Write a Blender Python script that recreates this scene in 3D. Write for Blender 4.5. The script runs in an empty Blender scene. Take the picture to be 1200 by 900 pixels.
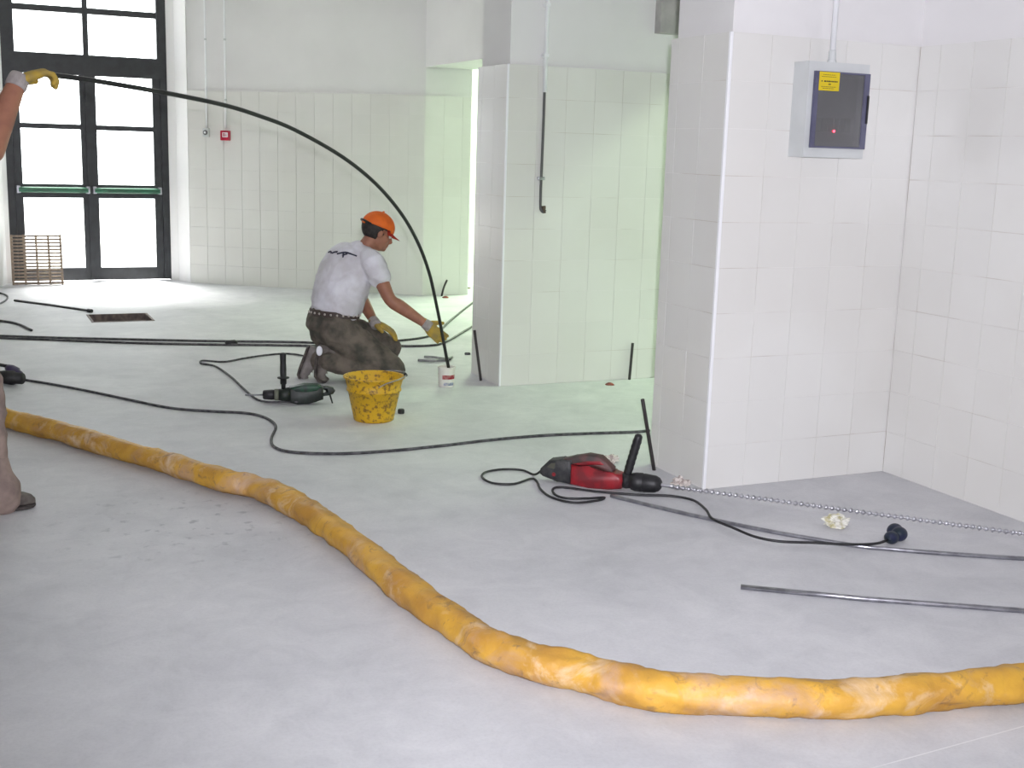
import bpy, bmesh, math, random
from mathutils import Vector, Matrix
from mathutils.bvhtree import BVHTree
random.seed(7)
V = Vector
# ---------------------------------------------------------------- camera
CF, CYAW, CPIT, CROL, CH = 1416.4, math.radians(24.512), math.radians(10.889), math.radians(1.709), 1.476
_f = V((math.sin(CYAW)*math.cos(CPIT), math.cos(CYAW)*math.cos(CPIT), -math.sin(CPIT)))
_r = V((math.cos(CYAW), -math.sin(CYAW), 0)); _u = _r.cross(_f)
RIGHT = _r*math.cos(CROL)+_u*math.sin(CROL); UP = -_r*math.sin(CROL)+_u*math.cos(CROL); FWD = _f
scene = bpy.context.scene
cam = bpy.data.cameras.new('camera'); cam.sensor_width = 36; cam.lens = CF/1200*36; cam.clip_end = 200
camo = bpy.data.objects.new('camera', cam); scene.collection.objects.link(camo)
camo.matrix_world = Matrix(((RIGHT.x, UP.x, -FWD.x, 0), (RIGHT.y, UP.y, -FWD.y, 0), (RIGHT.z, UP.z, -FWD.z, CH), (0, 0, 0, 1)))
scene.camera = camo
# ---------------------------------------------------------------- world, lights, exposure
w = bpy.data.worlds.new('sky'); scene.world = w; w.use_nodes = True
w.node_tree.nodes['Background'].inputs[0].default_value = (.93, .96, 1, 1)
w.node_tree.nodes['Background'].inputs[1].default_value = 7.0
vs = scene.view_settings; vs.view_transform = 'Standard'; vs.look = 'None'; vs.gamma = 1; vs.use_curve_mapping = False
vs.exposure = -0.1
def area(name, loc, size, watts, col, target=None, sy=None):
    l = bpy.data.lights.new(name, 'AREA'); l.shape = 'RECTANGLE'; l.size = size; l.size_y = sy or size; l.energy = watts; l.color = col
    o = bpy.data.objects.new(name, l); scene.collection.objects.link(o); o.location = loc
    if target: o.rotation_euler = (V(target)-V(loc)).to_track_quat('-Z', 'Y').to_euler()
    return o
area('ceiling_light_near', (.6, 1.2, 3.5), 2.4, 16, (1, .98, 1))
area('ceiling_light_mid', (.2, 6.0, 3.5), 2.4, 8, (1, .99, .95))
area('ceiling_light_far', (1.6, 10.2, 3.5), 2.2, 30, (1, .99, .90))
area('side_room_light_near', (6.2, 6.2, 3.3), .5, 135, (.74, 1, .66), sy=1.6)
area('side_room_light_far', (6.1, 12.3, 3.3), .5, 250, (.77, 1, .66), sy=1.6)
def lamp(name, kind, loc, target, watts, col, **kw):
    l = bpy.data.lights.new(name, kind); l.energy = watts; l.color = col
    for k_, v_ in kw.items(): setattr(l, k_, v_)
    o = bpy.data.objects.new(name, l); scene.collection.objects.link(o); o.location = loc
    o.rotation_euler = (V(target)-V(loc)).to_track_quat('-Z', 'Y').to_euler(); return o
lamp('hazy_sun', 'SUN', (.2, 17.6, 9.5), (.9, 13, 0), 32, (1, .98, .95), angle=math.radians(26))
lamp('camera_flash', 'SPOT', (.05, -.02, 1.58), (2.95, 5, 1.32), 1030, (.93, .92, 1), spot_size=math.radians(92), spot_blend=1.0, shadow_soft_size=.035)
# ---------------------------------------------------------------- helpers
def ray(u, v): return FWD+RIGHT*((u-600)/CF)-UP*((v-450)/CF)
def G(u, v, z=0.0):
    """point of the horizontal plane at height z"""
    d = ray(u, v); return V((0, 0, CH))+d*((z-CH)/d.z)
MATS = {}
def mat(name, col, rough=.6, col2=None, scale=8, metal=0, bump=0, bscale=None, lo=.4, hi=.6, spec=.5, coat=0, rnd=0, detail=4):
    if name in MATS: return MATS[name]
    m = bpy.data.materials.new(name); m.use_nodes = True; nt = m.node_tree; b = nt.nodes['Principled BSDF']
    b.inputs['Roughness'].default_value = rough; b.inputs['Metallic'].default_value = metal
    b.inputs['Specular IOR Level'].default_value = spec; b.inputs['Coat Weight'].default_value = coat
    tc = nt.nodes.new('ShaderNodeTexCoord')
    n = nt.nodes.new('ShaderNodeTexNoise'); n.inputs['Scale'].default_value = scale; n.inputs['Detail'].default_value = detail
    nt.links.new(tc.outputs['Object'], n.inputs['Vector'])
    r = nt.nodes.new('ShaderNodeValToRGB'); c2 = col2 or tuple(c*.9 for c in col)
    r.color_ramp.elements[0].position = lo; r.color_ramp.elements[1].position = hi
    r.color_ramp.elements[0].color = (*c2, 1); r.color_ramp.elements[1].color = (*col, 1)
    nt.links.new(n.outputs['Fac'], r.inputs['Fac']); out = r.outputs['Color']
    if rnd:
        oi = nt.nodes.new('ShaderNodeObjectInfo'); mr = nt.nodes.new('ShaderNodeMapRange')
        mr.inputs['To Min'].default_value = 1-rnd; mr.inputs['To Max'].default_value = 1
        nt.links.new(oi.outputs['Random'], mr.inputs['Value'])
        mx = nt.nodes.new('ShaderNodeVectorMath'); mx.operation = 'SCALE'
        nt.links.new(out, mx.inputs[0]); nt.links.new(mr.outputs['Result'], mx.inputs['Scale']); out = mx.outputs[0]
    nt.links.new(out, b.inputs['Base Color'])
    if bump:
        n2 = nt.nodes.new('ShaderNodeTexNoise'); n2.inputs['Scale'].default_value = bscale or scale*4; n2.inputs['Detail'].default_value = 6
        nt.links.new(tc.outputs['Object'], n2.inputs['Vector'])
        bp = nt.nodes.new('ShaderNodeBump'); bp.inputs['Strength'].default_value = bump; bp.inputs['Distance'].default_value = .01
        nt.links.new(n2.outputs['Fac'], bp.inputs['Height']); nt.links.new(bp.outputs['Normal'], b.inputs['Normal'])
    MATS[name] = m; return m
WL = {}
def mk(name, bm, m, parent=None, smooth=False, me=None):
    """link a bmesh (or mesh) in world coordinates as one object, origin at its base"""
    if me is None:
        bmesh.ops.recalc_face_normals(bm, faces=bm.faces[:])
        me = bpy.data.meshes.new(name); bm.to_mesh(me); bm.free()
    xs = [v.co for v in me.vertices]
    lo = V((min(c.x for c in xs), min(c.y for c in xs), min(c.z for c in xs))); hi = V((max(c.x for c in xs), max(c.y for c in xs), 0))
    c = V(((lo.x+hi.x)/2, (lo.y+hi.y)/2, lo.z))
    me.transform(Matrix.Translation(-c))
    if smooth:
        for p in me.polygons: p.use_smooth = True
    me.materials.append(m)
    o = bpy.data.objects.new(name, me); scene.collection.objects.link(o)
    WL[o] = c; o.location = c
    if parent: o.parent = parent; o.location = c-WL[parent]
    return o
def empty(name, loc):
    o = bpy.data.objects.new(name, None); o.empty_display_size = .1; scene.collection.objects.link(o); o.location = loc; WL[o] = V(loc); return o
def tag(o, label, cat, group=None):
    o['label'] = label; o['category'] = cat
    if group: o['group'] = group
    return o
def struct(name, bm, m, label=None):
    o = mk(name, bm, m); o['kind'] = 'structure'
    if label: o['label'] = label
    return o
def box(bm, lo, hi, bev=0, seg=2):
    r = bmesh.ops.create_cube(bm, size=1, matrix=Matrix.Translation([(a+b)/2 for a, b in zip(lo, hi)]) @ Matrix.Diagonal([b-a for a, b in zip(lo, hi)]+[1]))
    if bev:
        es = list({e for v in r['verts'] for e in v.link_edges})
        bmesh.ops.bevel(bm, geom=es, offset=bev, segments=seg, affect='EDGES', profile=.5)
    return bm
def B(lo, hi, bev=0, seg=2): return box(bmesh.new(), lo, hi, bev, seg)
def prism(bm, poly, z0, z1):
    a = [bm.verts.new((x, y, z0)) for x, y in poly]; b = [bm.verts.new((x, y, z1)) for x, y in poly]
    n = len(poly); bm.faces.new(a); bm.faces.new(b)
    for i in range(n): bm.faces.new((a[i], a[(i+1) % n], b[(i+1) % n], b[i]))
    return bm
def slab(bm, poly, M, half, bev=0, seg=3):
    """profile (s,t) extruded +-half along the third axis of M"""
    a = [bm.verts.new(M @ V((s, -half, t))) for s, t in poly]; b = [bm.verts.new(M @ V((s, half, t))) for s, t in poly]
    n = len(poly); fs = [bm.faces.new(a), bm.faces.new(b)]
    for i in range(n): fs.append(bm.faces.new((a[i], a[(i+1) % n], b[(i+1) % n], b[i])))
    if bev:
        es = list({e for f in fs[:2] for e in f.edges})
        bmesh.ops.bevel(bm, geom=es, offset=bev, segments=seg, affect='EDGES', profile=.5)
    return bm
def cr(pts, k=6):
    P = [V(p) for p in pts]; P = [P[0]*2-P[1]]+P+[P[-1]*2-P[-2]]; out = []
    for i in range(1, len(P)-2):
        for j in range(k):
            t = j/k; a, b, c, d = P[i-1], P[i], P[i+1], P[i+2]
            out.append(.5*((2*b)+(c-a)*t+(2*a-5*b+4*c-d)*t*t+(3*b-a-3*c+d)*t**3))
    out.append(P[-2]); return out
def loft(bm, pts, rad, side=None, n=14, cap=True, k=1):
    pts = [V(p) for p in pts]; rad = [r if isinstance(r, tuple) else (r, r) for r in rad]
    if k > 1:
        rr = cr([(r[0], r[1], 0) for r in rad], k); pts = cr(pts, k); rad = [(max(q.x, 1e-4), max(q.y, 1e-4)) for q in rr]
    N = len(pts); T = []
    for i in range(N):
        t = (pts[min(i+1, N-1)]-pts[max(i-1, 0)]); T.append(t.normalized())
    s = V(side) if side is not None else (V((0, 0, 1)) if abs(T[0].z) < .9 else V((1, 0, 0)))
    rings = []
    def ring(c, t, s, r, sc=1):
        s1 = (s-t*s.dot(t)).normalized(); s2 = t.cross(s1)
        return [bm.verts.new(c+s1*(math.cos(2*math.pi*j/n)*r[0]*sc)+s2*(math.sin(2*math.pi*j/n)*r[1]*sc)) for j in range(n)]
    if cap:
        m = min(rad[0]); 
        rings.append(ring(pts[0]-T[0]*m*.87, T[0], s, rad[0], .5)); rings.append(ring(pts[0]-T[0]*m*.5, T[0], s, rad[0], .87))
    for i in range(N):
        rings.append(ring(pts[i], T[i], s, rad[i]))
        if side is None: s = (s-T[i]*s.dot(T[i])).normalized()
    if cap:
        m = min(rad[-1])
        rings.append(ring(pts[-1]+T[-1]*m*.5, T[-1], s, rad[-1], .87)); rings.append(ring(pts[-1]+T[-1]*m*.87, T[-1], s, rad[-1], .5))
    for a, b in zip(rings, rings[1:]):
        for j in range(n): bm.faces.new((a[j], a[(j+1) % n], b[(j+1) % n], b[j]))
    bm.faces.new(rings[0]); bm.faces.new(rings[-1])
    return bm
def tube(pts, r, n=8, k=6, bm=None):
    bm = bm or bmesh.new(); P = cr(pts, k) if k > 1 else [V(p) for p in pts]
    return loft(bm, P, [r]*len(P), n=n, cap=False)
def ell(bm, c, r, M=None, seg=16):
    bmesh.ops.create_uvsphere(bm, u_segments=seg, v_segments=max(6, seg*2//3), radius=1, matrix=Matrix.Translation(c) @ (M or Matrix()) @ Matrix.Diagonal((*r, 1)))
def lathe(bm, prof, o, ax, n=24, closed=True):
    """prof: (distance along axis, radius)"""
    o = V(o); ax = V(ax).normalized(); s = ax.orthogonal().normalized(); t = ax.cross(s); R = []
    for d, r in prof: R.append([bm.verts.new(o+ax*d+(s*math.cos(2*math.pi*j/n)+t*math.sin(2*math.pi*j/n))*r) for j in range(n)])
    for a, b in zip(R, R[1:]):
        for j in range(n): bm.faces.new((a[j], a[(j+1) % n], b[(j+1) % n], b[j]))
    if closed: bm.faces.new(R[0]); bm.faces.new(R[-1])
    return bm
def remesh(bm, vox, sm=3):
    bmesh.ops.recalc_face_normals(bm, faces=bm.faces[:])
    me = bpy.data.meshes.new('tmp'); bm.to_mesh(me); bm.free()
    o = bpy.data.objects.new('tmp', me); scene.collection.objects.link(o)
    m = o.modifiers.new('r', 'REMESH'); m.mode = 'VOXEL'; m.voxel_size = vox
    s = o.modifiers.new('s', 'SMOOTH'); s.iterations = sm; s.factor = .5
    dg = bpy.context.evaluated_depsgraph_get(); out = bpy.data.meshes.new_from_object(o.evaluated_get(dg))
    bpy.data.objects.remove(o); bpy.data.meshes.remove(me); return out
from mathutils import noise as mn
def wrinkle(me, amp, sc, ax=(1, 1, 1)):
    """cloth folds: ridged noise along the normals"""
    me.update(); d = [(v.co.copy(), v.normal.copy()) for v in me.vertices]
    for v, (c, n) in zip(me.vertices, d):
        q = V((c.x*ax[0], c.y*ax[1], c.z*ax[2]))*sc
        q = q+V((mn.noise(q*.5), mn.noise(q*.5+V((7, 0, 0))), mn.noise(q*.5+V((0, 9, 0)))))*.8
        v.co = c+n*amp*(1-2.2*abs(mn.noise(q))+.4*mn.noise(q*2.3))
    return me
# ---------------------------------------------------------------- materials
PAINT = mat('white_paint', (.77, .76, .76), .75, (.73, .72, .72), 1.3, bump=.05, bscale=60)
TILE = mat('white_glazed_tile', (.745, .74, .715), .22, (.715, .705, .675), 1.2, rnd=.03, spec=.45)
_nt = TILE.node_tree; _g = _nt.nodes.new('ShaderNodeNewGeometry')
for _n in _nt.nodes:
    if _n.type == 'TEX_NOISE': _nt.links.new(_g.outputs['Position'], _n.inputs['Vector'])
GROUT = mat('dusty_grout', (.46, .41, .35), .9, (.74, .73, .71), 3.0, lo=.47, hi=.70)
WHITEP = mat('white_plastic', (.86, .87, .89), .35, (.82, .83, .85), 5)
GREYP = mat('light_grey_plastic', (.60, .62, .62), .45, (.56, .58, .58), 6)
CONC_SHADE = mat('concrete_and_beam_shade', (.46, .45, .43), .85, (.38, .37, .36), 9, bump=.3)  # concrete of the pit; also the painted shade on the lintel bearing
DARKM = mat('dark_door_metal', (.022, .024, .028), .42, (.014, .015, .018), 12)
GREENM = mat('green_bar_metal', (.012, .11, .055), .3, (.01, .08, .04), 9)
BLACK = mat('black_rubber', (.010, .010, .012), .5, (.018, .018, .02), 30)
DUSTYB = mat('dusty_black_rubber', (.03, .03, .034), .65, (.10, .10, .105), 35)
STEEL = mat('dull_steel', (.42, .42, .46), .32, (.30, .30, .33), 25, metal=.9)
RODM = mat('dark_rod', (.05, .05, .055), .42, (.11, .11, .11), 40, metal=.2)
# floor: pale worn concrete with a few dark blotches
def floor_mat():
    m = bpy.data.materials.new('pale_concrete_floor'); m.use_nodes = True; nt = m.node_tree; b = nt.nodes['Principled BSDF']; L = nt.links
    tc = nt.nodes.new('ShaderNodeTexCoord'); g = nt.nodes.new('ShaderNodeNewGeometry'); P = g.outputs['Position']
    def noise(sc, det, rough=.55, dist=0):
        n = nt.nodes.new('ShaderNodeTexNoise'); n.inputs['Scale'].default_value = sc; n.inputs['Detail'].default_value = det
        n.inputs['Roughness'].default_value = rough; n.inputs['Distortion'].default_value = dist; L.new(P, n.inputs['Vector']); return n.outputs['Fac']
    def ramp(src, a, b_, ca, cb):
        r = nt.nodes.new('ShaderNodeValToRGB'); r.color_ramp.elements[0].position = a; r.color_ramp.elements[1].position = b_
        r.color_ramp.elements[0].color = (*ca, 1); r.color_ramp.elements[1].color = (*cb, 1); L.new(src, r.inputs['Fac']); return r.outputs['Color']
    def mul(a, b_, fac=1):
        x = nt.nodes.new('ShaderNodeMix'); x.data_type = 'RGBA'; x.blend_type = 'MULTIPLY'; x.inputs['Factor'].default_value = fac
        L.new(a, x.inputs[6]); L.new(b_, x.inputs[7]); return x.outputs[2]
    base = ramp(noise(1.5, 7, .62, .5), .3, .7, (.57, .575, .60), (.71, .71, .73))
    base = mul(base, ramp(noise(6, 7, .7, .8), .3, .62, (.88, .88, .89), (1, 1, 1)))
    base = mul(base, ramp(noise(90, 4, .7), .3, .55, (.93, .93, .93), (1, 1, 1)))
    # dark blotches around one spot
    s = G(225, 612)
    d = nt.nodes.new('ShaderNodeVectorMath'); d.operation = 'DISTANCE'; L.new(P, d.inputs[0]); d.inputs[1].default_value = s
    mr = nt.nodes.new('ShaderNodeMapRange'); mr.inputs['From Min'].default_value = .15; mr.inputs['From Max'].default_value = .75
    mr.inputs['To Min'].default_value = 1; mr.inputs['To Max'].default_value = 0; L.new(d.outputs['Value'], mr.inputs['Value'])
    bl = ramp(noise(15, 5, .6, .2), .58, .68, (0, 0, 0), (1, 1, 1))
    mm = nt.nodes.new('ShaderNodeMath'); mm.operation = 'MULTIPLY'; L.new(bl, mm.inputs[0]); L.new(mr.outputs['Result'], mm.inputs[1])
    m2 = nt.nodes.new('ShaderNodeMath'); m2.operation = 'MULTIPLY'; m2.inputs[1].default_value = .6; L.new(mm.outputs[0], m2.inputs[0])
    x = nt.nodes.new('ShaderNodeMix'); x.data_type = 'RGBA'; L.new(m2.outputs[0], x.inputs['Factor']); L.new(base, x.inputs[6]); x.inputs[7].default_value = (.24, .25, .29, 1)
    # one long pale scratch
    A_ = G(1015, 902); B_ = G(1330, 815); nv = (B_-A_).normalized().cross(V((0, 0, 1)))
    sb = nt.nodes.new('ShaderNodeVectorMath'); sb.operation = 'SUBTRACT'; L.new(P, sb.inputs[0]); sb.inputs[1].default_value = A_
    dt = nt.nodes.new('ShaderNodeVectorMath'); dt.operation = 'DOT_PRODUCT'; L.new(sb.outputs[0], dt.inputs[0]); dt.inputs[1].default_value = nv
    ab = nt.nodes.new('ShaderNodeMath'); ab.operation = 'ABSOLUTE'; L.new(dt.outputs['Value'], ab.inputs[0])
    lt = nt.nodes.new('ShaderNodeMath'); lt.operation = 'LESS_THAN'; lt.inputs[1].default_value = .0022; L.new(ab.outputs[0], lt.inputs[0])
    d2 = nt.nodes.new('ShaderNodeVectorMath'); d2.operation = 'DOT_PRODUCT'; L.new(sb.outputs[0], d2.inputs[0]); d2.inputs[1].default_value = (B_-A_).normalized()
    g0_ = nt.nodes.new('ShaderNodeMapRange'); g0_.inputs['From Min'].default_value = -.05; g0_.inputs['From Max'].default_value = .1; g0_.inputs['To Max'].default_value = .6; L.new(d2.outputs['Value'], g0_.inputs['Value'])
    g1_ = nt.nodes.new('ShaderNodeMath'); g1_.operation = 'LESS_THAN'; g1_.inputs[1].default_value = (B_-A_).length; L.new(d2.outputs['Value'], g1_.inputs[0])
    m3 = nt.nodes.new('ShaderNodeMath'); m3.operation = 'MULTIPLY'; L.new(lt.outputs[0], m3.inputs[0]); L.new(g0_.outputs['Result'], m3.inputs[1])
    m4 = nt.nodes.new('ShaderNodeMath'); m4.operation = 'MULTIPLY'; L.new(m3.outputs[0], m4.inputs[0]); L.new(g1_.outputs[0], m4.inputs[1])
    x2 = nt.nodes.new('ShaderNodeMix'); x2.data_type = 'RGBA'; L.new(m4.outputs[0], x2.inputs['Factor']); L.new(x.outputs[2], x2.inputs[6]); x2.inputs[7].default_value = (.85, .85, .86, 1); x = x2
    L.new(x.outputs[2], b.inputs['Base Color']); b.inputs['Roughness'].default_value = .6; b.inputs['Specular IOR Level'].default_value = .35
    bp = nt.nodes.new('ShaderNodeBump'); bp.inputs['Strength'].default_value = .12; bp.inputs['Distance'].default_value = .006
    L.new(noise(45, 6), bp.inputs['Height']); L.new(bp.outputs['Normal'], b.inputs['Normal'])
    return m
FLOOR = floor_mat()
# ---------------------------------------------------------------- the setting
H = 3.6; TH = 2.0
X0, X1, Y0, Y1 = -4.0, 8.0, -3.0, 13.62
HX0, HX1, HY0, HY1 = .92, 1.42, 10.34, 10.81
bm = bmesh.new()
xs = [X0, HX0, HX1, X1]; ys = [Y0, HY0, HY1, Y1]
gv = {(i, j, k): bm.verts.new((xs[i], ys[j], z)) for i in range(4) for j in range(4) for k, z in ((0, 0), (1, -.3))}
for i in range(3):
    for j in range(3):
        if (i, j) == (1, 1): continue
        for k in (0, 1): bm.faces.new([gv[q] for q in ((i, j, k), (i+1, j, k), (i+1, j+1, k), (i, j+1, k))])
for a, b_ in (((1, 1), (2, 1)), ((2, 1), (2, 2)), ((2, 2), (1, 2)), ((1, 2), (1, 1))):
    bm.faces.new((gv[(*a, 0)], gv[(*b_, 0)], gv[(*b_, 1)], gv[(*a, 1)]))
floor = struct('floor', bm, FLOOR, 'pale worn concrete floor with dark blotches')
pit = mk('drain_pit', B((HX0, HY0, -.34), (HX1, HY1, -.28)), CONC_SHADE, floor)
bm = bmesh.new(); t_ = .018
for lo, hi in (((HX0, HY0, -.06), (HX1, HY0+t_, .004)), ((HX0, HY1-t_, -.06), (HX1, HY1, .004)), ((HX0, HY0+t_, -.06), (HX0+t_, HY1-t_, .004)), ((HX1-t_, HY0+t_, -.06), (HX1, HY1-t_, .004))): box(bm, lo, hi)
mk('pit_rim', bm, mat('rusty_rim', (.20, .15, .13), .7, (.10, .08, .075), 20), floor)
struct('ceiling', B((X0, Y0, H), (X1, Y1, H+.1)), PAINT, 'white painted ceiling')
struct('wall_left', B((X0-.2, Y0, 0), (X0, Y1, H)), PAINT, 'plain white painted side wall')
struct('wall_rear', B((X0, Y0-.2, 0), (X1, Y0, H)), PAINT, 'plain white painted rear wall')
struct('wall_side_room', B((X1, Y0, 0), (X1+.2, Y1, H)), PAINT, 'white wall of the side room')
struct('ground_outside', B((-12, Y1, -.3), (14, 30, -.02)), mat('pale_paving', (.6, .6, .58), .9, (.5, .5, .48), 2), 'pale paving outside the glazed door')
# tile helper -----------------------------------------------------
tm = bmesh.new(); box(tm, (-.5, -.5, -.5), (.5, .5, .5))
bmesh.ops.bevel(tm, geom=[e for e in tm.edges if all(v.co.y < 0 for v in e.verts)], offset=.007, segments=1, affect='EDGES')
TILE_ME = bpy.data.meshes.new('tile'); tm.to_mesh(TILE_ME); tm.free(); TILE_ME.materials.append(TILE)
GAP = .0024
def tiles(wall, p0, ud, edges, rows=10, r0=0):
    """p0: floor point on the finished tile plane, ud: direction to the viewer's right along the wall (outward normal = ud x z)"""
    ud = V((*ud, 0)).normalized(); nn = ud.cross(V((0, 0, 1))); p0 = V((*p0, 0)); th = .010
    for a, b_ in zip(edges, edges[1:]):
        for k in range(r0, rows):
            wd = b_-a-GAP; c = p0+ud*((a+b_)/2)-nn*(th/2-random.uniform(0, .0012))+V((0, 0, .2*k+.1))
            M = Matrix.Identity(4)
            for i in range(3): M[i][0] = ud[i]; M[i][1] = -nn[i]
            M = M @ Matrix.Rotation(random.gauss(0, .0016), 4, 'X') @ Matrix.Rotation(random.gauss(0, .0016), 4, 'Z') @ Matrix.Diagonal((wd, th, .2-GAP, 1))
            o = bpy.data.objects.new('tile', TILE_ME); scene.collection.objects.link(o)
            o.parent = wall; o.matrix_basis = Matrix.Translation(c-WL[wall]) @ M
def steps(a, b_, first=None, st=.2):
    e = [a]; x = a+(first or st)
    while x < b_-.02: e.append(x); x += st
    e.append(b_); return e
def bed(wall, poly, m=None): mk('grout_bed', prism(bmesh.new(), poly, 0, TH-.002), m or GROUT, wall)
TB = .0016
AX, AY, BX, PX0, PX1 = 2.992, 4.443, 4.022, 4.25, 4.76
CX, CY = 3.072, 6.932
# near pier (wall A)
wa = struct('wall_front_pier', B((AX+.02, AY+.02, 0), (PX1, AY+.454, H)), PAINT, 'white pier with tiled dado beside the switch panel')
bed(wa, [(AX+TB, AY+TB), (BX+.02, AY+TB), (BX+.02, AY+.471), (AX+TB, AY+.471)])
tiles(wa, (BX, AY), (1, 0), [-x for x in reversed(steps(0, BX-AX-.004, first=.018+.2))])
tiles(wa, (AX, AY+.474), (0, -1), [0, .072, .272, .470])
# right wall (wall B), towards the camera
wb = struct('wall_right', B((BX+.02, -1.0, 0), (PX1, AY+.02, H)), PAINT, 'white wall with tiled dado to the right of the switch panel')
bed(wb, [(BX+TB, -1.0), (BX+.02, -1.0), (BX+.02, AY), (BX+TB, AY)])
tiles(wb, (BX, AY), (0, -1), steps(.004, 2.74, first=.128))
struct('wall_right_end', B((PX0, Y0, 0), (PX1, -1.0, H)), PAINT, 'plain white wall end behind the tiled wall')
# middle pier (wall C)
wc = struct('wall_middle_pier', B((CX+.02, CY+.02, 0), (PX1, CY+.455, H)), PAINT, 'white pier with tiled dado behind the kneeling worker')
bed(wc, [(CX+TB, CY+TB), (PX0, CY+TB), (PX0, CY+.472), (CX+TB, CY+.472)])
tiles(wc, (CX, CY), (1, 0), steps(.004, PX0-CX))
tiles(wc, (CX, CY+.475), (0, -1), [0, .072, .272, .471])
mk('lintel_bearing', B((4.098, CY-.05, 2.243), (PX0+.2, CY+.019, H)), CONC_SHADE, wc)  # greyer than the pier paint: the unlit face's shade is put into the colour
# side passage wall: headers and a solid length
struct('wall_passage', B((PX0, CY+.475, 0), (PX1, 8.6, H)), PAINT, 'white wall between the two passage openings')
struct('trim_1', B((PX0, 8.6, 2.27), (PX1, 11.6, H)), PAINT, 'white header over the far passage opening')
struct('trim_2', B((PX0+.02, AY+.474, 2.27), (PX1, CY, H)), PAINT, 'white header over the passage between the piers')
# diagonal wall D
D1 = V((2.185, 13.13, 0)); D2 = V((PX0, 11.6, 0)); DD = (D2-D1).normalized(); DN = DD.cross(V((0, 0, 1))); DLEN = (D2-D1).length
o1 = D1-DN*.02; o2 = D2-DN*.02
wd = struct('wall_back_diagonal', prism(bmesh.new(), [(o1.x, o1.y), (PX0+.012, 11.62), (PX1, 11.62), (PX1, 12.2), (2.9, Y1), (o1.x, Y1)], 0, H), PAINT, 'white slanting wall with tiled dado behind the kneeling worker')
b1 = D1-DN*TB; b2 = D2-DN*TB
bed(wd, [(b1.x+.01, b1.y), (PX0, 11.6+TB), (PX1-.02, 11.6+TB), (PX1-.02, 11.64), (PX0+.02, 11.64), (b1.x+.02, b1.y+.03)], mat('clean_grout', (.74, .73, .71), .9, (.68, .67, .64), 2))
tiles(wd, (D1.x, D1.y), (DD.x, DD.y), steps(.003, DLEN-.003, first=.2))
tiles(wd, (PX0, 11.6), (1, 0), steps(.004, .49))
# back wall, with the splayed door recess
struct('wall_back_left', prism(bmesh.new(), [(X0, 12.98), (.30, 12.98), (.385, 13.34), (.43, 13.40), (.43, Y1), (X0, Y1)], 0, H), PAINT, 'white wall left of the glazed door')
struct('wall_back_reveal', prism(bmesh.new(), [(2.03, 13.40), (2.10, 13.345), (2.185, 13.13), (2.20, 13.145), (2.20, Y1), (2.03, Y1)], 0, H), PAINT, 'white splayed reveal right of the glazed door')
struct('wall_back_top', B((.30, 13.15, 3.32), (2.185, Y1, H)), PAINT, 'white lintel above the glazed door')
struct('wall_back_side_room', B((2.9, Y1, 0), (X1, Y1+.2, H)), PAINT, 'end wall of the side room')
# corner guards
struct('trim_3', B((AX-.0035, AY-.0035, 0), (AX+.0115, AY+.0115, TH), .003), WHITEP, 'white corner strip on the near tiled pier')
struct('trim_4', B((CX-.0035, CY-.0035, 0), (CX+.0095, CY+.0095, TH), .003), WHITEP, 'white corner strip on the middle tiled pier')
# ---------------------------------------------------------------- glazed door
dr = empty('door_1', (1.23, 13.42, 0)); dr['kind'] = 'structure'; dr['label'] = 'dark metal glazed double door with green push bars'
DX0, DX1, DY = .43, 2.03, 13.42; fx0, fx1 = .50, 1.96
def glass_mat():
    m = bpy.data.materials.new('clear_glass'); m.use_nodes = True; nt = m.node_tree; nt.nodes.remove(nt.nodes['Principled BSDF'])
    t = nt.nodes.new('ShaderNodeBsdfTransparent'); t.inputs[0].default_value = (.97, .98, .97, 1); g = nt.nodes.new('ShaderNodeBsdfGlossy'); g.inputs['Roughness'].default_value = .03
    x = nt.nodes.new('ShaderNodeMixShader'); x.inputs[0].default_value = .06
    nt.links.new(t.outputs[0], x.inputs[1]); nt.links.new(g.outputs[0], x.inputs[2]); nt.links.new(x.outputs[0], nt.nodes['Material Output'].inputs[0]); return m
GLASS = glass_mat()
bm = bmesh.new(); DT = 3.32
for lo, hi in (((DX0, DY, .012), (fx0, DY+.08, 2.11)), ((fx1, DY, .012), (DX1, DY+.08, 2.11)), ((DX0, DY, 2.315), (.555, DY+.08, DT)), ((1.935, DY, 2.315), (DX1, DY+.08, DT)), ((.555, DY, DT-.06), (1.935, DY+.08, DT)), ((DX0, DY, 2.11), (DX1, DY+.08, 2.315)),
               ((fx0, DY+.062, .012), (fx0+.02, DY+.08, 2.14)), ((fx1-.02, DY+.062, .012), (fx1, DY+.08, 2.14))): box(bm, lo, hi)
mk('door_frame', bm, DARKM, dr)
XC = 1.235
mk('transom_mullion', B((XC-.026, DY+.012, 2.315), (XC+.026, DY+.07, DT-.06)), DARKM, dr)
tx0, tx1 = .555, 1.935
for z in (2.75,):
    for a, b_ in ((tx0, XC-.026), (XC+.026, tx1)): mk('transom_bar', B((a, DY+.015, z-.03), (b_, DY+.066, z+.03)), DARKM, dr)
for z0, z1 in ((2.315, 2.72), (2.78, DT-.06)):
    for a, b_ in ((tx0, XC-.026), (XC+.026, tx1)): mk('pane', B((a, DY+.038, z0), (b_, DY+.044, z1)), GLASS, dr)
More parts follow.
